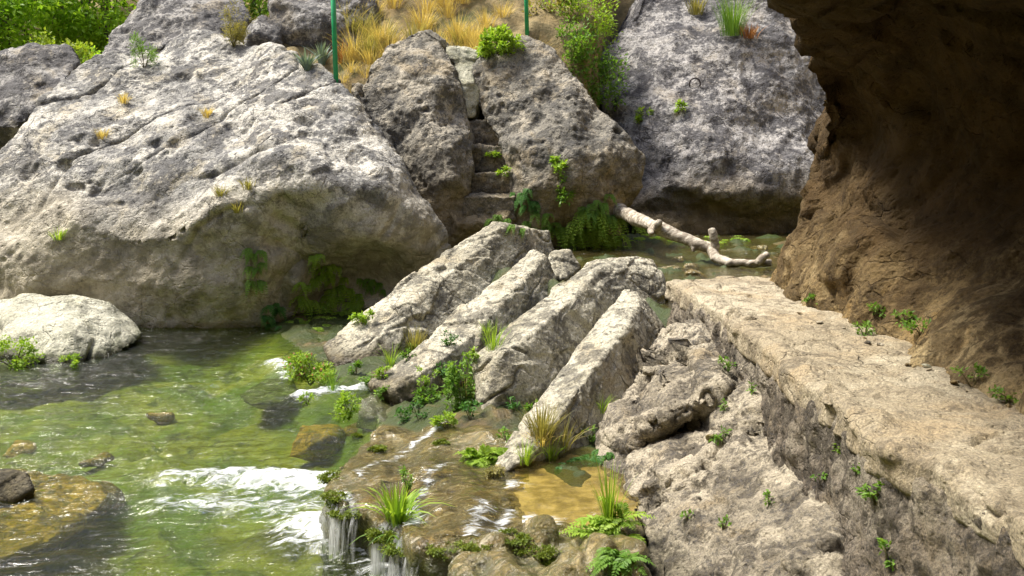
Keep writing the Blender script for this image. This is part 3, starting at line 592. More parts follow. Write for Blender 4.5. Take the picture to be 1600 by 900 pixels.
# ------------------------------------------------------------------ water
def water_mat(name, tint, turb, turb_amt, bump_sc=1.0):
    T = NT(name); p = T.pos(); foam = T.attr('foam')
    q = T.rot(T.scale(p, (1, 1, 1)), (0, 0, R(-14)))
    st = T.scale(q, (.75, 2.3, 1.0))
    n1 = T.noise(st, 3.2, 3, .5, .6); n2 = T.noise(st, 11, 3, .55, .5); n3 = T.noise(st, 26, 2, .5)
    calm = T.ramp(T.noise(q, .55, 3, .5), .38, .62, .35, 1.25)
    h = T.math('ADD', T.math('MULTIPLY', n1, 1.1), T.math('MULTIPLY', calm, T.math('ADD', T.math('MULTIPLY', n2, .5), T.math('MULTIPLY', n3, .15))))
    nb = T.bump(h, 1.0 * bump_sc, .052)
    fr = T.n('Fresnel', i_IOR=1.33, i_Normal=nb).outputs[0]
    tr = T.n('BsdfTransparent', i_Color=tint); df = T.n('BsdfDiffuse', i_Color=turb, i_Normal=nb)
    body = T.n('MixShader', i_0=turb_amt, i_1=tr.outputs[0], i_2=df.outputs[0])
    gl = T.n('BsdfGlossy', i_Color=(1, 1, 1), i_Roughness=.13, i_Normal=nb)
    wat = T.n('MixShader', i_0=fr, i_1=body.outputs[0], i_2=gl.outputs[0])
    fn = T.noise(T.scale(q, (1.0, 2.6, 1)), 5, 9, .72, 1.0)
    fm = T.ramp(T.math('ADD', foam, T.math('MULTIPLY', T.math('SUBTRACT', fn, .5), 3.4)), .30, 1.25)
    fl = T.noise(T.scale(q, (1, 3.2, 1)), 13, 3, .6, .3)      # loose flecks of foam drifting on the water
    fm2 = T.math('MULTIPLY', T.ramp(fl, .70, .76), T.ramp(T.noise(q, .7, 3, .5), .42, .60))
    fmx = T.math('MAXIMUM', fm, T.math('MULTIPLY', fm2, .7))
    wd = T.n('BsdfDiffuse', i_Color=(.82, .86, .86), i_Normal=T.bump(fn, .7, .1))
    return T.done(T.n('MixShader', i_0=T.math('MULTIPLY', fmx, .93), i_1=wat.outputs[0], i_2=wd.outputs[0]).outputs[0])
FOAM = [  # (px0,py0,px1,py1, half width m, strength) along the pool surface
    (265, 752, 330, 748, .14, .7), (330, 752, 420, 752, .22, .95), (400, 758, 512, 764, .26, 1.15), (485, 830, 590, 842, .30, 1.2), (555, 850, 625, 872, .2, 1.0), (270, 790, 500, 800, .22, .55),
    (470, 622, 570, 612, .13, .95), (425, 572, 452, 576, .16, .8), (440, 580, 450, 596, .12, .6), (620, 895, 700, 905, .22, .8), (520, 800, 590, 818, .16, .6)]
wx = axis([(-16, -8, .16), (-8, 1.6, .032)]); wy = axis([(3, 6.4, .12), (6.4, 12, .03), (12, 17.6, .045)])
X, Y = np.meshgrid(wx, wy); x, y = X.ravel(), Y.ravel(); p = np.stack((x, y, np.zeros_like(x)), 1)
foam = np.zeros(len(x)); ca, sa = math.cos(R(-14)), math.sin(R(-14))
for a0, b0, a1, b1, hw, st in FOAM:
    A = PZ(a0, b0, 0); B = PZ(a1, b1, 0); ab = np.array((B.x - A.x, B.y - A.y)); L2 = ab @ ab
    t = np.clip(((x - A.x) * ab[0] + (y - A.y) * ab[1]) / L2, 0, 1)
    d = np.hypot(x - A.x - t * ab[0], (y - A.y - t * ab[1]) * .8)
    foam = np.maximum(foam, st * np.exp(-(d / hw) ** 2))
q = np.stack((x * ca - y * sa, (x * sa + y * ca) * 2.0, np.zeros_like(x)), 1)
wz = .028 * fbm(q * 1.3, 3, seed=60) + .018 * ridged(q * 3.0, 3, seed=62) * sstep(-.4, .5, perlin(p * .35, 64)) + foam * (.03 + .06 * ridged(q * 2.6, 4, seed=66))
wme = mesh_np('water', np.stack((x, y, wz), 1), quads=grid_quads(len(wx), len(wy))); attr(wme, 'foam', foam)
tag(link('water', wme, water_mat('pool_water', (.76, .88, .46), (.13, .16, .05), .04)), kind='structure')
ux = axis([(-1.2, 7, .06)]); uy = axis([(10.5, 24, .06)])
X, Y = np.meshgrid(ux, uy); x, y = X.ravel(), Y.ravel()
s_ = (x + 2.7) * .89 + (y - 13.9) * .46
uz = 1.13 + .012 * fbm(np.stack((x * 3, y * 3, 0 * x), 1), 3, seed=68) - np.maximum(0, 3.05 - s_) * 1.0
ume = mesh_np('water', np.stack((x, y, uz), 1), quads=grid_quads(len(ux), len(uy))); attr(ume, 'foam', np.zeros(len(x)))
tag(link('water', ume, water_mat('stream_water', (.85, .82, .5), (.2, .15, .04), .12, .5)), kind='structure')
# shallow basin at the foot of the nearest slab
bx_ = axis([(-.1, 1.5, .025)]); by_ = axis([(6.72, 8.7, .025)])
X, Y = np.meshgrid(bx_, by_); x, y = X.ravel(), Y.ravel()
A = PZ(800, 812, .43); foam = 1.0 * np.exp(-((x - A.x - .12) / .3) ** 2 - ((y - A.y) / .11) ** 2) + .8 * np.exp(-((x - .0) / .12) ** 2 - ((y - 7.6) / .12) ** 2)
BP = [PZ(a, b, .42).xy for a, b in ((796, 738), (830, 718), (880, 700), (970, 700), (1000, 760), (1000, 806), (940, 818), (880, 830), (818, 822), (800, 790), (782, 762))]
def inside(x, y):
    r = np.zeros(len(x), bool); n = len(BP)
    for k in range(n):
        a, b = BP[k], BP[(k + 1) % n]
        c = ((a.y > y) != (b.y > y)) & (x < (b.x - a.x) * (y - a.y) / (b.y - a.y + 1e-12) + a.x); r ^= c
    return r
wob = np.stack((x * 4, y * 4, 0 * x), 1)
keep = inside(x + .05 * perlin(wob, 5), y + .05 * perlin(wob, 6))
bq = grid_quads(len(bx_), len(by_)); bq = bq[keep[bq].all(1)]
sand_me = mesh_np('sand', np.stack((x, y, .385 + .02 * fbm(np.stack((x * 2, y * 2, 0 * x), 1), 4)), 1), quads=bq)
T = NT('wet_sand'); pp = T.pos(); n = T.noise(pp, 7, 9, .7, .2)
sandm = T.done(T.n('BsdfPrincipled', i_Base_Color=T.mix(T.ramp(n, .35, .65), (.15, .115, .045), (.40, .32, .17)), i_Roughness=.6).outputs[0])
tag(link('sand', sand_me, sandm), kind='structure')
bme = mesh_np('water', np.stack((x, y, .425 + .008 * fbm(np.stack((x * 6, y * 6, 0 * x), 1), 3)), 1), quads=bq); attr(bme, 'foam', foam)
tag(link('water', bme, water_mat('basin_water', (.86, .82, .55), (.22, .16, .05), .08, .22)), kind='structure')
# thin sheet of water running over the travertine shelf
sh = bpy.data.objects['rock_shelf']
fx = axis([(-1.75, .75, .022)]); fy = axis([(6.45, 9.6, .022)])
X, Y = np.meshgrid(fx, fy); x, y = X.ravel(), Y.ravel(); z = np.full(len(x), -9.0)
for k in range(len(x)):
    ok, l_, n_, _ = sh.ray_cast(Vector((x[k], y[k], 3)) - sh.location, Vector((0, 0, -1)))
    if ok and n_.z > .55: z[k] = l_.z + sh.location.z
zs = z.reshape(len(fy), len(fx)).copy()
for _ in range(3):
    zp = np.pad(zs, 1, mode='edge'); nb = np.stack([zp[a:a + zs.shape[0], b:b + zs.shape[1]] for a in range(3) for b in range(3)]); nb = np.where(nb < -5, np.nan, nb)
    zs = np.where(zs > -5, np.fmax(zs, np.nanmean(nb, axis=0)), zs)
z = zs.ravel(); wet_ = perlin(np.stack((x * 1.5 + y * .6, y * 1.1, 0 * x), 1), 4) + .35
keep = (z > .30) & (wet_ > 0)
q_ = grid_quads(len(fx), len(fy)); q_ = q_[keep[q_].all(1)]
foam = np.zeros(len(x))
for a0, b0, a1, b1, hw, st in ((700, 662, 640, 690, .06, .8), (640, 690, 560, 735, .07, .5), (560, 735, 535, 775, .08, .8), (700, 720, 640, 780, .06, .6), (640, 780, 645, 815, .1, .9), (760, 790, 730, 845, .08, .7), (800, 790, 770, 840, .07, .6)):
    A = PZ(a0, b0, .45); B = PZ(a1, b1, .45); ab = np.array((B.x - A.x, B.y - A.y)); t = np.clip(((x - A.x) * ab[0] + (y - A.y) * ab[1]) / (ab @ ab), 0, 1)
    foam = np.maximum(foam, st * np.exp(-((np.hypot(x - A.x - t * ab[0], y - A.y - t * ab[1])) / hw) ** 2))
fme = mesh_np('water', np.stack((x, y, np.maximum(z, 0) + .012 + .006 * fbm(np.stack((x * 8, y * 8, 0 * x), 1), 3)), 1), quads=q_); attr(fme, 'foam', foam)
bm = bmesh.new(); bm.from_mesh(fme); bmesh.ops.delete(bm, geom=[v for v in bm.verts if not v.link_faces], context='VERTS'); bm.to_mesh(fme); bm.free()
tag(link('water', fme, water_mat('film_water', (.86, .82, .62), (.2, .17, .06), .06, .8)), kind='structure')
# falls
def fall_mat():
    T = NT('falling_water'); p = T.pos()
    n = T.math('ADD', T.math('MULTIPLY', T.noise(T.scale(p, (9, 9, 1.0)), 1.0, 4, .6, .5), .6), T.math('MULTIPLY', T.noise(T.scale(p, (45, 45, 3.5)), 1.0, 3, .6, .3), .4)); u = T.attr('edge')
    f = T.math('MULTIPLY', T.ramp(n, .42, .64), u)
    d = T.n('BsdfPrincipled', i_Base_Color=(.80, .82, .82), i_Roughness=.35); t = T.n('BsdfTransparent')
    return T.done(T.n('MixShader', i_0=T.math('MULTIPLY', f, .82), i_1=t.outputs[0], i_2=d.outputs[0]).outputs[0])
FM = fall_mat()
def fall(pl, pr, drop, out, name='waterfall'):
    """thin curtain from the lip line pl-pr, arching outward towards -n and down"""
    n = 26; m = 18; vs = []; ed = []
    a, b = Vector(pl), Vector(pr); al = (b - a); nrm = Vector((al.y, -al.x, 0)).normalized()
    if nrm.y > 0: nrm = -nrm
    for j in range(m):
        t = j / (m - 1); o = out * (1 - (1 - t) ** 2.2); dz = -drop * t ** 1.7
        for i in range(n):
            s = i / (n - 1); c = a.lerp(b, s) + nrm * (o + .03 * math.sin(i * 1.9) + .02 * math.sin(i * 4.1)) + Vector((0, 0, dz + .02))
            vs.append(c); ed.append(min(1, 4 * s, 4 * (1 - s)) * min(1, .1 + 1.5 * t) * (.75 + .25 * math.sin(i * 1.3)))
    me = mesh_np(name, [tuple(v) for v in vs], quads=grid_quads(n, m)); attr(me, 'edge', ed)
    return tag(link(name, me, FM), kind='structure')
fall(PZ(518, 768, .42), PZ(582, 796, .42), .46, .16)
fall(PZ(590, 812, .40), PZ(622, 822, .40), .44, .12)
fall(PZ(618, 815, .40), PZ(680, 858, .40), .46, .14)
fall(PZ(712, 905, .30), PZ(775, 850, .36), .30, .14)
fall(P(683, 636, 10.6), P(704, 636, 10.6), .22, .08)

# ------------------------------------------------------------------ plants
bpy.context.view_layer.update()
L = {}
L['fresh'] = leaf_mat('leaf_fresh', (.17, .31, .03), (.36, .50, .07))
L['mid'] = leaf_mat('leaf_mid', (.09, .21, .03), (.22, .36, .06))
L['dark'] = leaf_mat('leaf_dark', (.03, .11, .022), (.10, .24, .04), trans=.35)
L['olive'] = leaf_mat('leaf_olive', (.20, .20, .06), (.34, .30, .11))
L['dry'] = leaf_mat('grass_dry', (.44, .33, .11), (.66, .54, .22), trans=.35)
L['blue'] = leaf_mat('leaf_blue', (.13, .20, .17), (.22, .30, .25), trans=.2)
L['tree'] = leaf_mat('leaf_tree', (.17, .34, .03), (.36, .54, .06), trans=.55)
L['treeyel'] = leaf_mat('leaf_tree_yellow', (.17, .27, .03), (.31, .37, .05))
L['moss'] = leaf_mat('leaf_moss', (.09, .14, .014), (.21, .26, .03), trans=.3)
L['flowery'] = leaf_mat('leaf_flowering', (.17, .31, .03), (.36, .50, .07), (.55, .22, .20))
L['rust'] = leaf_mat('leaf_rust', (.34, .13, .05), (.45, .24, .10))
M['stem'] = plain('green_brown_stem', (.10, .09, .03)); M['bark'] = plain('tree_bark', (.085, .07, .055), bump=.5)
def leaf_mesh(name, c, d, up, ln, wd, tint, tint2=None):
    """folded leaves: centre-base c, direction d, up vector, length, width"""
    n = len(c); d = d / np.linalg.norm(d, axis=1)[:, None]
    side = np.cross(d, up); side /= np.linalg.norm(side, axis=1)[:, None] + 1e-9; nn = np.cross(side, d)
    mid = c + d * (ln * .45)[:, None] - nn * (wd * .18)[:, None]
    v = np.stack((c, mid + side * (wd * .5)[:, None] + nn * (wd * .3)[:, None], c + d * ln[:, None] - nn * (ln * .12)[:, None], mid - side * (wd * .5)[:, None] + nn * (wd * .3)[:, None]), 1).reshape(-1, 3)
    i = np.arange(n) * 4
    me = mesh_np(name, v, tris=np.concatenate((np.stack((i, i + 1, i + 2), 1), np.stack((i, i + 2, i + 3), 1))), smooth=False)
    attr(me, 'tint', np.repeat(tint, 4)); attr(me, 'tint2', np.repeat(tint if tint2 is None else tint2, 4))
    return me
def unit(n): 
    v = rng.normal(size=(n, 3)); return v / np.linalg.norm(v, axis=1)[:, None]
def blob_leaves(name, centre, rad, n, leaf, clumps=14, cl=.38, aspect=.55, low=-.5):
    u = unit(clumps); u[:, 2] = np.maximum(u[:, 2], low); cc = u * (rng.uniform(.35, .95, clumps) ** .6)[:, None]
    k = rng.integers(0, clumps, n); cs = rng.uniform(.7, 1.3, clumps)[k] * cl
    q = cc[k] + unit(n) * (rng.uniform(0, 1, n) ** .45 * cs)[:, None]
    c = np.array(centre) + q * np.array(rad)
    d = unit(n) * .9 + q * .6 + np.array((0, 0, .25)); up = unit(n) * .6 + np.array((0, 0, 1))
    t = np.clip(rng.uniform(0, 1, n) * .6 + rng.uniform(0, .4, clumps)[k], 0, 1)
    ln = leaf * rng.uniform(.6, 1.35, n)
    return leaf_mesh(name, c, d, up, ln, ln * aspect, t), np.array(centre) + cc * np.array(rad)
def tube(bm, pts, r0, r1, seg=6):
    prev = None; n = len(pts)
    for i, p in enumerate(pts):
        p = Vector(p); t = (Vector(pts[min(i + 1, n - 1)]) - Vector(pts[max(i - 1, 0)])).normalized()
        a = t.orthogonal().normalized(); b = t.cross(a); r = r0 + (r1 - r0) * i / max(1, n - 1)
        ring = [bm.verts.new(p + (a * math.cos(2 * math.pi * k / seg) + b * math.sin(2 * math.pi * k / seg)) * r) for k in range(seg)]
        if prev:
            # align rings
            off = min(range(seg), key=lambda o: (ring[o].co - prev[0].co).length)
            ring = ring[off:] + ring[:off]
            for k in range(seg): bm.faces.new([prev[k], prev[(k + 1) % seg], ring[(k + 1) % seg], ring[k]])
        else: bm.faces.new(ring[::-1])
        prev = ring
    bm.faces.new(prev)
def bm_mesh(name, bm, smooth=True):
    bmesh.ops.recalc_face_normals(bm, faces=bm.faces)
    me = bpy.data.meshes.new(name); bm.to_mesh(me); bm.free()
    me.polygons.foreach_set('use_smooth', np.full(len(me.polygons), smooth)); return me
def empty(name, loc):
    o = bpy.data.objects.new(name, None); COL.objects.link(o); o.location = loc; o.empty_display_size = .1; return o
def bush(base, rad, n, leaf, mat, label, cat='bush', name='bush', clumps=14, group=None, cl=.38, aspect=.55, stem='stem', lift=.75):
    base = Vector(base); c = base + Vector((0, 0, rad[2] * lift))
    root = tag(empty(name, base), label, cat, group)
    me, cc = blob_leaves('foliage', c, rad, n, leaf, clumps, cl, aspect)
    link('foliage', me, L[mat], root, None).location = -base if False else (0, 0, 0)
    fo = root.children[0]; fo.data.transform(Matrix.Translation(-base))
    bm = bmesh.new()
    for q in cc[:min(len(cc), 9)]:
        q = Vector(q); mid = base.lerp(q, .5) + Vector((random.uniform(-.1, .1) * rad[0], 0, .1 * rad[2]))
        tube(bm, [base - Vector((0, 0, .04)), mid, q], max(.004, rad[0] * .03), .003 + rad[0] * .008, 5)
    sm = bm_mesh(stem, bm); so = link(stem, sm, M['stem'], root); so.data.transform(Matrix.Translation(-base))
    return root
def blades_mesh(name, base, n, h, spread, wd, droop, dirv=(0, 0, 1), foot=.05, seg=5, hvar=.45):
    base = np.array(base); az = rng.uniform(0, 2 * np.pi, n); sp = rng.uniform(.1, 1, n) * spread
    out = np.stack((np.cos(az), np.sin(az), np.zeros(n)), 1); up = np.array(dirv, float); up /= np.linalg.norm(up)
    H = h * rng.uniform(1 - hvar, 1.15, n); f = base + out * (foot * rng.uniform(0, 1, n))[:, None]
    side = np.cross(out, up); side /= np.linalg.norm(side, axis=1)[:, None]
    tw = rng.normal(size=(n, 3)) * .35; side = side + tw; side /= np.linalg.norm(side, axis=1)[:, None]
    vs = []
    for k in range(seg + 1):
        t = k / seg
        c = f + up * (H * (t - droop * .55 * sp * t ** 2.6))[:, None] + out * (H * sp * (t ** 1.5))[:, None]
        w = wd * (1 - t ** 2.2) * (.55 + .9 * t * (1 - t) * 2) + .0008
        vs += [c - side * w * .5, c + side * w * .5]
    v = np.stack(vs, 1).reshape(-1, 3); m = 2 * (seg + 1); q = []
    i0 = np.arange(n) * m
    for k in range(seg): q.append(np.stack((i0 + 2 * k, i0 + 2 * k + 1, i0 + 2 * k + 3, i0 + 2 * k + 2), 1))
    me = mesh_np(name, v, quads=np.concatenate(q)); attr(me, 'tint', np.repeat(rng.uniform(0, 1, n), m)); attr(me, 'tint2', np.repeat(rng.uniform(0, 1, n), m))
    return me
def grass(base, n, h, spread, wd, droop, mat, label, cat='grass tuft', name='grass_tuft', group=None, foot=.05, dirv=(0, 0, 1)):
    base = Vector(base)
    return tag(link(name, blades_mesh(name, base - Vector((0, 0, .03)), n, h, spread, wd, droop, dirv, foot), L[mat], None, base), label, cat, group)
def frond_leaves(bases, dirs, lens, droop, pin=16, wd=.28):
    C, Dd, U, LN, W = [], [], [], [], []
    for b, d, l in zip(bases, dirs, lens):
        d = np.array(d, float); d /= np.linalg.norm(d); sd = np.cross(d, (0, 0, 1.0)); sd /= np.linalg.norm(sd) + 1e-9
        for k in range(1, pin + 1):
            t = k / pin; p = np.array(b) + d * l * t + np.array((0, 0, -droop * l * t * t))
            tan = d + np.array((0, 0, -2 * droop * t)); tan /= np.linalg.norm(tan)
            ll = l * wd * (1 - t) ** .7 * min(1, .35 + 2.2 * t) + .012
            for sgn in (-1, 1):
                C.append(p); Dd.append(sd * sgn + tan * .45 + rng.normal(size=3) * .12); U.append(np.cross(sd, tan)); LN.append(ll); W.append(ll * .46)
        for t0, t1 in ((0, .3), (.25, .5), (.45, .7), (.65, .9)):
            f = lambda t: np.array(b) + d * l * t + np.array((0, 0, -droop * l * t * t))
            C.append(f(t0)); Dd.append(f(t1) - f(t0)); U.append(np.cross(sd, d)); LN.append(np.linalg.norm(f(t1) - f(t0)) * 1.1); W.append(.012)
    return tuple(map(np.array, (C, Dd, U, LN, W)))
def fern(base, n, ln, mat, label, out=(0, -1, .6), spread=.9, droop=.5, name='fern', cat='fern', group=None, area=None, pin=14, wd=.28):
    base = Vector(base); bs = []; ds = []; ls = []
    for _ in range(n):
        o = Vector(base) if area is None else Vector(base) + Vector((random.uniform(-1, 1) * area[0], random.uniform(-1, 1) * area[1], random.uniform(-1, 1) * area[2]))
        bs.append(o); ds.append(np.array(out) + rng.normal(size=3) * spread * (1, .6, .6)); ls.append(ln * random.uniform(.55, 1.2))
    C, Dd, U, LN, W = frond_leaves(bs, ds, ls, droop, pin, wd)
    k = len(C) // n; t = np.repeat(rng.uniform(0, .6, n), k) + rng.uniform(0, .4, k * n)
    me = leaf_mesh(name, C, Dd, U, LN, W, t)
    return tag(link(name, me, L[mat], None, base), label, cat, group)
def curtain(points, n, ln, mat, label, droop=1.1, name='hanging_fern', pin=12, wd=.3):
    """ferns rooted at many points of a rock face found by looking at it, each fern its own object"""
    pts = [hit(p[0] + dx + random.uniform(-4, 4), p[1] + random.uniform(-8, 8))[0] for p in points for dx in (-9, 0, 9)]; per = max(5, n // len(pts)); ln = ln * .8
    for p0 in pts:
        bs = [p0 + Vector((random.uniform(-.008, .008), -.01, random.uniform(-.008, .008))) for _ in range(per)]
        ds = [(random.uniform(-.9, .9), -1, random.uniform(-.1, .7)) for _ in range(per)]; ls = [ln * random.uniform(.6, 1.25) for _ in range(per)]
        C, Dd, U, LN, W = frond_leaves(bs, ds, ls, droop, pin, wd)
        k = len(C) // per; t = np.clip(np.repeat(rng.uniform(0, .6, per), k) + rng.uniform(0, .4, k * per), 0, 1)
        tag(link(name, leaf_mesh(name, C, Dd, U, LN, W, t), L[mat], None, p0), label, 'fern', label)
def H(px, py, D=20): return hit(px, py, D)[0]
def gz(x, y): return float(ground_z(np.array([x]), np.array([y]))[0])
def G(px, D):      # point on the ground below pixel column px at distance D
    x = (px - 800) / F * D * 1.0; return Vector((x, D, gz(x, D)))

# all contact points are found before any plant is built
SP = {}
def spot(key, px, py, D=20): SP[key] = H(px, py, D)

# trees and bushes of the far bank
def tree(px, D, h, rad, n, leaf, mat, label, group=None, trunk_r=.14, name='broadleaf_tree', clumps=30):
    b = G(px, D); root = tag(empty(name, b), label, 'tree', group)
    bm = bmesh.new(); top = Vector((random.uniform(-.4, .4), random.uniform(-.3, .3), h * .8))
    tr = [Vector((0, 0, -.3)), Vector((random.uniform(-.1, .1), 0, h * .25)), Vector((top.x * .5, top.y * .5, h * .5)), top]
    tube(bm, tr, trunk_r, trunk_r * .25, 8)
    cen = Vector((0, 0, h * .62))
    me, cc = blob_leaves('crown', cen, (rad, rad, h * .45), n, leaf, clumps, .30, .6, -.9)
    for q in cc[:14]:
        q = Vector(q); s = tr[1].lerp(tr[3], random.uniform(.1, .8)); tube(bm, [s, s.lerp(q, .5) + Vector((0, 0, .15)), q], trunk_r * .35, .012, 5)
    link('trunk', bm_mesh('trunk', bm), M['bark'], root); link('crown', me, L[mat], root)
    return root
tl = 'green leafy tree among the trees at the upper left'
for px, D, h, r_, m_ in ((-60, 28, 4.6, 1.9, 'tree'), (30, 28.5, 4.8, 1.9, 'tree'), (110, 30, 5.2, 1.9, 'tree'), (190, 30.5, 5.4, 2.0, 'tree'), (-10, 34.5, 8, 2.4, 'tree'), (90, 35, 8, 2.4, 'tree'), (190, 36, 8.5, 2.4, 'tree'), (290, 35, 8, 2.4, 'tree'), (-130, 33, 8, 2.4, 'tree')):
    tree(px, D, h, r_, 5200, .17, m_, tl, 'trees on the upper left bank')
tree(400, 29, 5.5, 1.5, 3500, .15, 'mid', 'dark green tree showing between two boulders on the skyline')
tree(945, 29.5, 6.0, 1.9, 4500, .16, 'dark', 'dark leafy tree at the top of the gully left of the violet boulder')
tree(860, 30.5, 5.5, 1.8, 4000, .16, 'mid', 'mid green tree behind the right green post')
bush(G(118, 25.5), (1.0, .9, 1.15), 2600, .12, 'treeyel', 'yellow green bush below the trees at the upper left', clumps=20)
bush(G(30, 25.5), (1.1, .9, 1.1), 2600, .12, 'tree', 'green bush above the far left boulder', clumps=20)
bush(G(180, 27.5), (1.0, .9, 1.2), 2200, .13, 'tree', 'green bush beside the leaning grey boulder', clumps=20)

spots = dict(pine=(226, 106), drybush=(365, 72), agave1=(480, 108), agave2=(503, 100), stalk=(528, 100), topbush=(776, 92), ivyA=(905, 100), ivyB=(938, 160), rearTuft=(1143, 55), rearTuft2=(1088, 22), rp1=(1004, 190), rp2=(1060, 176),
    sp1=(872, 280), sp2=(888, 276), st1=(772, 252), st2=(786, 274), tb1=(345, 305), tb2=(388, 294), tb3=(92, 372), tb4=(194, 160), tb5=(325, 182), tb6=(372, 330), tb7=(160, 215),
    mossL=(22, 572), mossL2=(110, 572), leafy=(484, 594), l570=(568, 505), l545=(545, 652), l600=(600, 590), l603=(604, 624), l555=(556, 585), l660=(660, 632), g650=(648, 545), g768=(770, 545), herb=(722, 640), herb2=(700, 668), gorange=(846, 684), l760=(762, 715),
    strap=(620, 812), twig=(636, 770), r955=(956, 830), r970=(968, 880), y775=(775, 742), bl=(600, 480),
    n1=(1136, 580), n2=(1130, 640), n3=(1128, 695), n4=(1368, 778), n5=(1340, 738), n6=(1284, 750), n7=(1202, 788), n8=(1130, 828), n9=(1386, 884), n10=(1075, 812), n11=(1312, 705), n12=(1176, 612),
    p1=(1270, 478), p2=(1366, 492), p3=(1412, 506), p4=(1352, 524), p5=(1584, 630), p6=(1440, 520), p7=(1520, 600), pebble=(1447, 574), ost=(1114, 686), ring=(1085, 130), post1=(525, 122), post2=(824, 52))
for k, v in spots.items(): spot(k, *v)
spot('leafpt', 28, 800)
def off(k, dx=0, dy=0, dz=0): return SP[k] + Vector((dx, dy, dz))

bush(SP['pine'], (.24, .22, .42), 700, .085, 'mid', 'small upright pine seedling on top of the huge pale boulder', 'shrub', 'shrub', 9, aspect=.16, cl=.4)
bush(SP['drybush'], (.36, .3, .62), 1100, .09, 'olive', 'dry straw coloured bush on the skyline behind the huge pale boulder', 'bush', 'bush', 14, aspect=.15)
for k, lab in (('agave1', 'low blue green spiky plant left of the left green post'), ('agave2', 'taller blue green spiky plant nearest the left green post')):
    grass(SP[k], 60, .42 if k == 'agave1' else .55, .9, .05, .4, 'blue', lab, 'plant', 'spiky_plant', foot=.06)
grass(off('stalk', .05), 26, .75, .6, .02, .5, 'rust', 'rust coloured dry stalks beside the left green post', 'dry plant', 'dry_plant')
bush(off('topbush', 0, .1), (.42, .36, .34), 1500, .10, 'fresh', 'round green shrub growing on top of the cleft boulder', 'shrub', 'shrub', 16)
bush(off('ivyA', .1, .5, -.9), (.95, .7, 1.1), 3600, .10, 'mid', 'tall leafy bush filling the gully left of the violet boulder', 'bush', 'bush', 26)
bush(off('ivyB', 0, .2, -.5), (.36, .4, .75), 1800, .09, 'dark', 'dark ivy hanging down the gully beside the violet boulder', 'ivy', 'ivy', 16)
bush(off('ivyA', -.55, .9, .4), (.7, .5, .7), 1800, .10, 'olive', 'olive brown scrub behind the right green post', 'bush', 'bush', 16)
bush(off('ivyA', -.05, 1.1, .5), (.9, .6, .8), 2600, .09, 'fresh', 'bright leafy scrub at the top of the gully', 'bush', 'bush', 24)
bush(off('ivyB', .1, .5, .3), (.6, .45, .7), 2200, .085, 'mid', 'mid green creeper spilling down the gully above the dark ivy', 'ivy', 'ivy', 20)
bush(off('ivyB', -.25, -.1, -1.0), (.28, .25, .5), 1100, .08, 'dark', 'dark creeper at the bottom of the gully between two boulders', 'ivy', 'ivy', 12)
grass(SP['rearTuft'], 260, 1.05, .55, .014, .45, 'mid', 'tall green grass tuft on top of the violet boulder', foot=.28)
grass(SP['rearTuft2'], 110, .5, .6, .022, .35, 'olive', 'short olive grass tuft at the upper left of the violet boulder', foot=.2)
grass(off('rearTuft', .45, .05, -.05), 90, .4, .8, .022, .5, 'rust', 'brown dead grass below the tall tuft on the violet boulder', foot=.22)
bush(SP['rp1'], (.20, .14, .16), 160, .09, 'fresh', 'bright green weed on the left shoulder of the violet boulder', 'plant', 'weed', 6)
bush(SP['rp2'], (.17, .14, .14), 130, .09, 'fresh', 'small green weed on the middle of the violet boulder', 'plant', 'weed', 6)
bush(SP['sp1'], (.20, .14, .26), 260, .085, 'fresh', 'green weed on the face of the cleft boulder right of the steps', 'plant', 'weed', 8)
bush(off('sp1', .14, 0, -.45), (.14, .12, .28), 220, .075, 'mid', 'dark green trailing weed on the cleft boulder, below the bright one', 'plant', 'weed', 8)
bush(off('st1', 0, -.05), (.16, .1, .1), 110, .08, 'fresh', 'weed on the second cut step from the top', 'plant', 'weed', 5)
bush(off('st2', 0, -.05), (.13, .1, .1), 90, .08, 'fresh', 'weed on the third cut step from the top', 'plant', 'weed', 5)
tg = 'tufts on the huge pale boulder'
for k, m_, lab in (('tb1', 'olive', 'olive tuft in the middle of the huge pale boulder'), ('tb2', 'olive', 'yellowish tuft right of the olive one on the huge pale boulder'), ('tb3', 'fresh', 'green tuft at the left end of the huge pale boulder'), ('tb4', 'dry', 'straw coloured tuft in a crack high on the huge pale boulder'),
                   ('tb5', 'dry', 'straw coloured tuft near the top centre of the huge pale boulder'), ('tb6', 'olive', 'small tuft just under the brow of the huge pale boulder'), ('tb7', 'dry', 'dry tuft in the lower end of the long crack of the huge pale boulder')):
    grass(SP[k], 70, .24, .9, .014, .5, m_, lab, group=tg, foot=.10)
# dry grass on the slope behind
dg = 'dry grass tussocks on the slope'
dl = 'golden dry grass tussock on the slope above the cleft boulder'
for i in range(105):
    px = random.uniform(540, 850); D = random.uniform(21.0, 25.5)
    if px > 790 and D > 23: continue
    b = G(px, D); grass(b, 110, random.uniform(.4, .85), .85, .013, .6, 'dry' if random.random() < .85 else 'olive', dl, 'dry grass', 'dry_grass_tussock', dg, foot=.22)
for px, py in ((548, 112), (560, 95), (536, 128), (590, 62), (572, 120)):
    grass(H(px, py), 70, .36, .9, .011, .6, 'dry', 'dry grass tussock between the left green post and the cleft boulder', 'dry grass', 'dry_grass_tussock', 'dry grass by the left post', foot=.15)

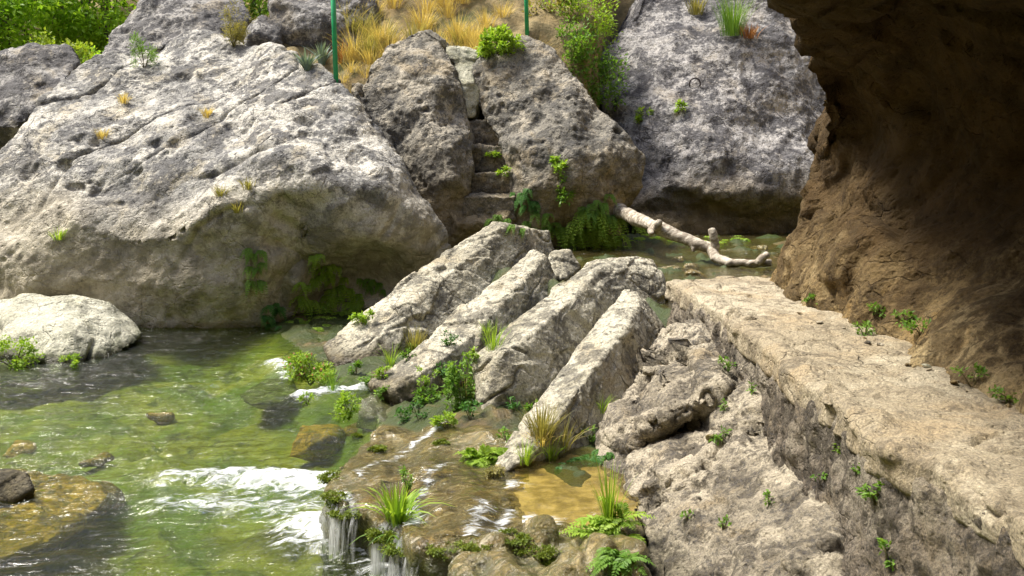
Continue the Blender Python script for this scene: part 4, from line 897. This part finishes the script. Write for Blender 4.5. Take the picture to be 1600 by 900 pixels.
# ferns under the huge boulder and the split boulder
curtain([(480, 470), (500, 480), (520, 470), (540, 480), (555, 465), (530, 455), (510, 500), (490, 505)], 130, .44, 'fresh', 'fern of the dark shaded mass under the right end of the huge boulder')
curtain([(425, 490), (432, 505), (430, 475)], 26, .3, 'dark', 'dark fern at the waterline below the middle of the huge pale boulder')
curtain([(400, 395), (402, 415), (405, 435)], 24, .26, 'mid', 'fern of the narrow dark strip in a groove of the huge pale boulder')
curtain([(495, 405), (510, 420), (520, 415), (500, 430), (480, 440), (465, 500), (530, 440)], 40, .28, 'fresh', 'green fern on the shaded face of the huge pale boulder, above the fern mass')
curtain([(585, 445), (592, 450), (575, 440)], 16, .22, 'mid', 'small fern at the right foot of the huge pale boulder')
curtain([(880, 362), (905, 340), (925, 336), (945, 340), (965, 340), (985, 352), (895, 372), (920, 366), (940, 368), (962, 372), (985, 378)], 200, .50, 'fresh', 'fern of the bright curtain hanging below the cleft boulder', 1.3)
curtain([(800, 345), (825, 350), (850, 335), (860, 352), (780, 340)], 60, .28, 'mid', 'fern hanging from the underside of the cleft boulder, left of the bright curtain')
curtain([(812, 300), (820, 310), (828, 318)], 26, .26, 'dark', 'dark hanging fern right of the lowest cut step')
curtain([(930, 318), (945, 312), (955, 330), (920, 330)], 36, .3, 'mid', 'fern on the lower right of the cleft boulder, above the fern curtain')
curtain([(1010, 372), (1035, 374), (1065, 372), (1095, 374), (1125, 372), (1155, 374)], 120, .40, 'fresh', 'fern of the dark row along the stream bank under the violet boulder', .9)

# plants of the weir and pool
bush(SP['mossL'], (.42, .3, .22), 900, .055, 'fresh', 'bright green water plants at the foot of the small pale boulder, at the frame edge', 'plant', 'water_plant', 16)
bush(SP['mossL2'], (.16, .12, .09), 200, .045, 'fresh', 'little green plant at the front foot of the small pale boulder', 'plant', 'water_plant', 6)
lb = bush(off('leafy', 0, .05, -.05), (.31, .28, .27), 2100, .045, 'flowery', 'rounded leafy bush with pinkish flowers at the waterline by the farthest slab', 'bush', 'bush', 20)
fm_ = lb.children[0].data; nl = len(fm_.vertices) // 4; fm_.attributes['tint2'].data.foreach_set('value', np.repeat((rng.uniform(0, 1, nl) > .95).astype(np.float32), 4))
bush(SP['l570'], (.20, .15, .12), 320, .055, 'fresh', 'green weed on the upper edge of the farthest slab', 'plant', 'weed', 8)
bush(SP['l545'], (.17, .15, .16), 460, .05, 'fresh', 'bushy green plant left of the orange stone at the rapid', 'plant', 'water_plant', 10)
bush(SP['l600'], (.10, .09, .08), 150, .045, 'fresh', 'small weed on the top edge of the second slab', 'plant', 'weed', 6)
bush(SP['l603'], (.13, .1, .1), 200, .045, 'mid', 'small weed on the orange stone at the rapid', 'plant', 'weed', 6)
bush(SP['l555'], (.10, .08, .12), 140, .05, 'mid', 'drooping weed at the foot of the farthest slab', 'plant', 'weed', 6)
bush(SP['l660'], (.22, .14, .12), 230, .065, 'mid', 'dark leafy weed under the second slab', 'plant', 'weed', 8)
grass(SP['g650'], 120, .40, .6, .012, .5, 'olive', 'olive grass tuft between the two farthest slabs', foot=.14)
bush(off('g650', -.15, 0, -.1), (.22, .16, .14), 350, .05, 'fresh', 'green weeds at the foot of the olive grass between the slabs', 'plant', 'weed', 8)
grass(SP['g768'], 60, .35, .7, .008, .6, 'fresh', 'thin grass tuft between the second and the broadest slab', foot=.08)
bush(off('herb', 0, -.1, -.1), (.24, .2, .42), 1100, .055, 'mid', 'tall leafy herb at the square end of the broadest slab', 'plant', 'herb', 16)
bush(SP['herb2'], (.14, .1, .08), 180, .05, 'fresh', 'low weed beside the little trickle below the tall herb', 'plant', 'weed', 6)
grass(off('herb', .05, -.1, .05), 40, .5, .6, .007, .8, 'olive', 'long thin grass stalks over the tall herb', foot=.08)
grass(SP['gorange'], 170, .36, .75, .008, .5, 'olive', 'grass tuft with a straw coloured base on the side of the slab nearest the path', foot=.09)
grass(off('gorange', 0, -.03, -.02), 70, .16, 1.0, .008, .9, 'dry', 'straw coloured dead leaves at the base of the grass tuft', 'dead grass', foot=.1)
fern(off('l760', 0, 0, 0), 40, .26, 'fresh', 'bright fern at the pointed foot of the slab nearest the path', (0, -.5, .7), 1.0, .6, area=(.16, .08, .02))
grass(SP['strap'], 90, .36, 1.1, .022, 1.2, 'fresh', 'arching strap leaved clump on the rim of the wet shelf', 'plant', 'strap_leaf_plant', foot=.09)
grass(off('strap', .06, -.05, -.14), 50, .3, 1.2, .02, 1.6, 'mid', 'darker strap leaves hanging below the arching clump', 'plant', 'strap_leaf_plant', foot=.12)
bush(off('twig', 0, 0, 0), (.06, .05, .13), 150, .035, 'mid', 'slim upright green sprig on the wet shelf', 'plant', 'sprig', 6)
fern(off('r955', 0, -.05, 0), 46, .34, 'fresh', 'bright green fern at the left foot of the tan rock face', (-.4, -.5, .8), .9, .5, area=(.08, .1, .1))
fern(off('r970', 0, -.08, 0), 40, .26, 'mid', 'darker fern below the bright fern by the tan rock face', (-.3, -.7, .4), .9, .7, area=(.08, .08, .12))
grass(off('r955', -.03, -.05, .1), 40, .5, .5, .012, .5, 'fresh', 'tall thin blades rising from the bright fern', 'plant', foot=.06)
bush(SP['y775'], (.09, .07, .06), 140, .035, 'olive', 'yellowish moss cushion at the edge of the shallow basin', 'moss', 'moss_cushion', 6)
curtain([(905, 718), (925, 714), (880, 722), (945, 708)], 46, .15, 'dark', 'dark creeping fern under the slab nearest the path, above the basin', .8)
wg = 'small weeds in the gaps of the weir'
for px, py in ((575, 600), (610, 570), (640, 560), (665, 600), (690, 590), (700, 620), (628, 660), (655, 655), (740, 560), (760, 520), (735, 655), (800, 640), (830, 640), (790, 690), (880, 700), (920, 690), (940, 640), (700, 540), (480, 630), (520, 610), (820, 720), (860, 715)):
    c = H(px, py); r_ = random.uniform(.07, .15)
    if random.random() < .6: bush(c, (r_, r_ * .8, r_ * .8), int(900 * r_), .045, random.choice(('fresh', 'mid', 'mid', 'dark')), 'small green weed growing in a wet gap between or below the leaning slabs', 'plant', 'weed', 6, wg)
    else: grass(c, 45, r_ * 2.6, .9, .008, .6, random.choice(('fresh', 'olive', 'mid')), 'thin grass tuft growing in a wet gap between or below the leaning slabs', group='thin grass tufts in the gaps of the weir', foot=.06)
mg = 'moss cushions on the rim of the wet shelf'
for px, py, r_ in ((518, 745, .12), (524, 775, .13), (540, 800, .10), (600, 835, .12), (625, 855, .11), (700, 855, .12), (740, 850, .10), (800, 838, .11), (840, 860, .12), (860, 880, .10), (690, 690, .06), (590, 700, .07), (560, 680, .06)):
    c = H(px, py)
    me, _ = blob_leaves('moss_cushion', c + Vector((0, 0, -.01)), (r_ * 1.15, r_ * .9, r_ * .34), 1500, .017, 30, .35, .8, -.9)
    tag(link('moss_cushion', me, L['moss'], None, c), 'dark green moss cushion on the dripping rim of the wet travertine shelf', 'moss', mg)
ng = 'small weeds on the tan rock face'
for k in ('n1', 'n2', 'n3', 'n4', 'n5', 'n6', 'n7', 'n8', 'n9', 'n10', 'n11', 'n12'):
    big_ = k in ('n1', 'n3', 'n4', 'n9'); r_ = .075 if big_ else .045
    bush(SP[k], (r_, r_ * .8, r_), 90 if big_ else 45, .036 if big_ else .028, 'mid', 'small green weed growing from the tan rock face or the wall above it', 'plant', 'weed', 5, ng)
pg = 'weeds at the foot of the cliff'
for k in ('p1', 'p2', 'p3', 'p4', 'p5', 'p6', 'p7'):
    bush(SP[k], (.12, .09, .06), 130, .035, 'mid', 'low green weed where the path meets the foot of the cliff', 'plant', 'weed', 6, pg)

# ------------------------------------------------------------------ fallen log
def log():
    a = [P(945, 318, 20.0), P(985, 338, 18.6), P(1005, 346, 17.9), P(1030, 356, 17.2), P(1060, 370, 17.0), P(1090, 382, 16.8), P(1112, 389, 16.7)]
    b = [P(1108, 386, 16.75), P(1118, 402, 16.5), P(1140, 410, 16.3), P(1168, 413, 16.2), P(1205, 411, 16.1)]
    bm = bmesh.new()
    tube(bm, [P(1115, 395, 16.65), P(1119, 384, 16.62), P(1115, 370, 16.6), P(1112, 358, 16.6)], .075, .05, 8)
    tube(bm, a, .135, .095, 12); tube(bm, b, .10, .06, 12)
    tube(bm, [P(1026, 356, 17.1), P(1029, 348, 17.0), P(1031, 344, 17.0)], .07, .04, 8); tube(bm, [P(1016, 358, 17.2), P(1018, 366, 17.05)], .05, .04, 8); tube(bm, [P(1084, 384, 16.8), P(1083, 394, 16.75)], .06, .03, 8)
    tube(bm, [P(1185, 412, 16.1), P(1192, 402, 16.05), P(1200, 398, 16.0)], .07, .05, 8)
    m0 = bm_mesh('tmp', bm); o = bpy.data.objects.new('tmp', m0); COL.objects.link(o)
    r_ = o.modifiers.new('r', 'REMESH'); r_.mode = 'VOXEL'; r_.voxel_size = .016; s_ = o.modifiers.new('s', 'SMOOTH'); s_.iterations = 5
    me = bpy.data.meshes.new_from_object(o.evaluated_get(bpy.context.evaluated_depsgraph_get())); me.name = 'fallen_log'; bpy.data.objects.remove(o)
    displace(me, [('fbm', 2.5, .035, {'o': 3, 'seed': 990}), ('ridge', 7, .022, {'seed': 991, 'dir': (.8, -.3, -.4), 'stretch': (.1, 1, 1)}), ('pits', 5, .03, {'seed': 992})])
    T = NT('bleached_wood'); p = T.pos(); n = T.noise(T.scale(T.rot(p, (0, .5, 0)), (2, 9, 9)), 2.0, 7, .65); n2 = T.noise(p, 5, 4)
    c = T.mix(T.ramp(n, .40, .58), (.48, .43, .34), (.20, .165, .12)); c = T.mix(T.ramp(n2, .55, .7), c, (.15, .12, .085))
    mt = T.done(T.n('BsdfPrincipled', i_Base_Color=c, i_Roughness=.75, i_Normal=T.bump(n, .5, .03)).outputs[0])
    me.polygons.foreach_set('use_smooth', np.full(len(me.polygons), True))
    tag(link('fallen_log', me, mt, None, P(1100, 392, 16.7)), 'bleached fallen log with a broken upright stub, lying across the upper stream', 'log')
log()

# ------------------------------------------------------------------ green posts, iron ring, loose stones
M['paint'] = plain('green_paint', (.012, .30, .11), .4, 0, .15, 6); M['iron'] = plain('dark_iron', (.045, .035, .035), .7, .3, .4, 40)
for key, D, h, px, lab in (('post1', 19.6, 2.6, 525, 'left green painted post standing behind the huge pale boulder'), ('post2', 21.3, 2.2, 824, 'right green painted post standing on top of the cleft boulder')):
    b = Vector(SP[key]); b.z -= .3; tp = b + Vector((-.02 if key == 'post1' else -.06, 0, h))
    root = tag(empty('green_post', b), lab, 'post', 'green posts')
    bm = bmesh.new(); tube(bm, [Vector((0, 0, 0)), tp - b], .048, .048, 16); link('pole', bm_mesh('pole', bm), M['paint'], root)
    bm = bmesh.new(); tube(bm, [tp - b, tp - b + Vector((0, 0, .03))], .055, .05, 16); link('cap', bm_mesh('cap', bm), M['paint'], root)
loc, nor = hit(1085, 131)
bm = bmesh.new(); tube(bm, [Vector((.13 * math.cos(t), -.06, .13 * math.sin(t))) for t in np.linspace(-.5, 3.7, 16)], .018, .018, 6)
tag(link('iron_ring', bm_mesh('iron_ring', bm), M['iron']), 'open iron ring fixed to the face of the violet boulder', 'ring').location = loc
for key, r_, mk, lab in (('pebble', .035, 'small', 'single pale pebble on the path near the foot of the cliff'), ('ost', .055, 'shelf', 'small orange stone lodged in the groove of the tan rock face')):
    c = SP[key]
    rock('pebble', lambda bm: piece_hull(bm, [c + Vector((random.uniform(-1, 1) * r_ * 1.3, random.uniform(-1, 1) * r_, random.uniform(-.2, .9) * r_)) for _ in range(18)]), .006, [('fbm', 14, .004, {})], M[mk], lab, 'pebble', smooth=3)
for i in range(16):
    c = H(random.uniform(1270, 1590), 0, 9) if False else None
    t_ = random.random(); px = 1240 + 340 * t_; py = 470 + 150 * t_ + random.uniform(8, 26); c = H(px, py); r_ = random.uniform(.012, .03)
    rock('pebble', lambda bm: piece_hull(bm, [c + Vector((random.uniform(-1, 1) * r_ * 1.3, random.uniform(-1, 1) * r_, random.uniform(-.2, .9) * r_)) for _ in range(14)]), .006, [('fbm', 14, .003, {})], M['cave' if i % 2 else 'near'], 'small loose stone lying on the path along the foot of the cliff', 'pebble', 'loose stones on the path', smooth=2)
for i, (px, py) in enumerate(((1015, 412), (1040, 424), (1075, 418), (1020, 440), (1060, 405), (1150, 392), (1185, 388), (1090, 430))):
    c = PZ(px, py, 1.1); r_ = random.uniform(.10, .2)
    rock('stone', lambda bm: piece_hull(bm, [c + Vector((random.uniform(-1, 1) * r_ * 1.5, random.uniform(-1, 1) * r_, random.uniform(-.6, .55) * r_)) for _ in range(16)]), .02, [('fbm', 4, .03, {'seed': i})], M['shelf'], 'wet ochre stone lying in the shallow upper stream', 'stone', 'stones in the upper stream', smooth=3)
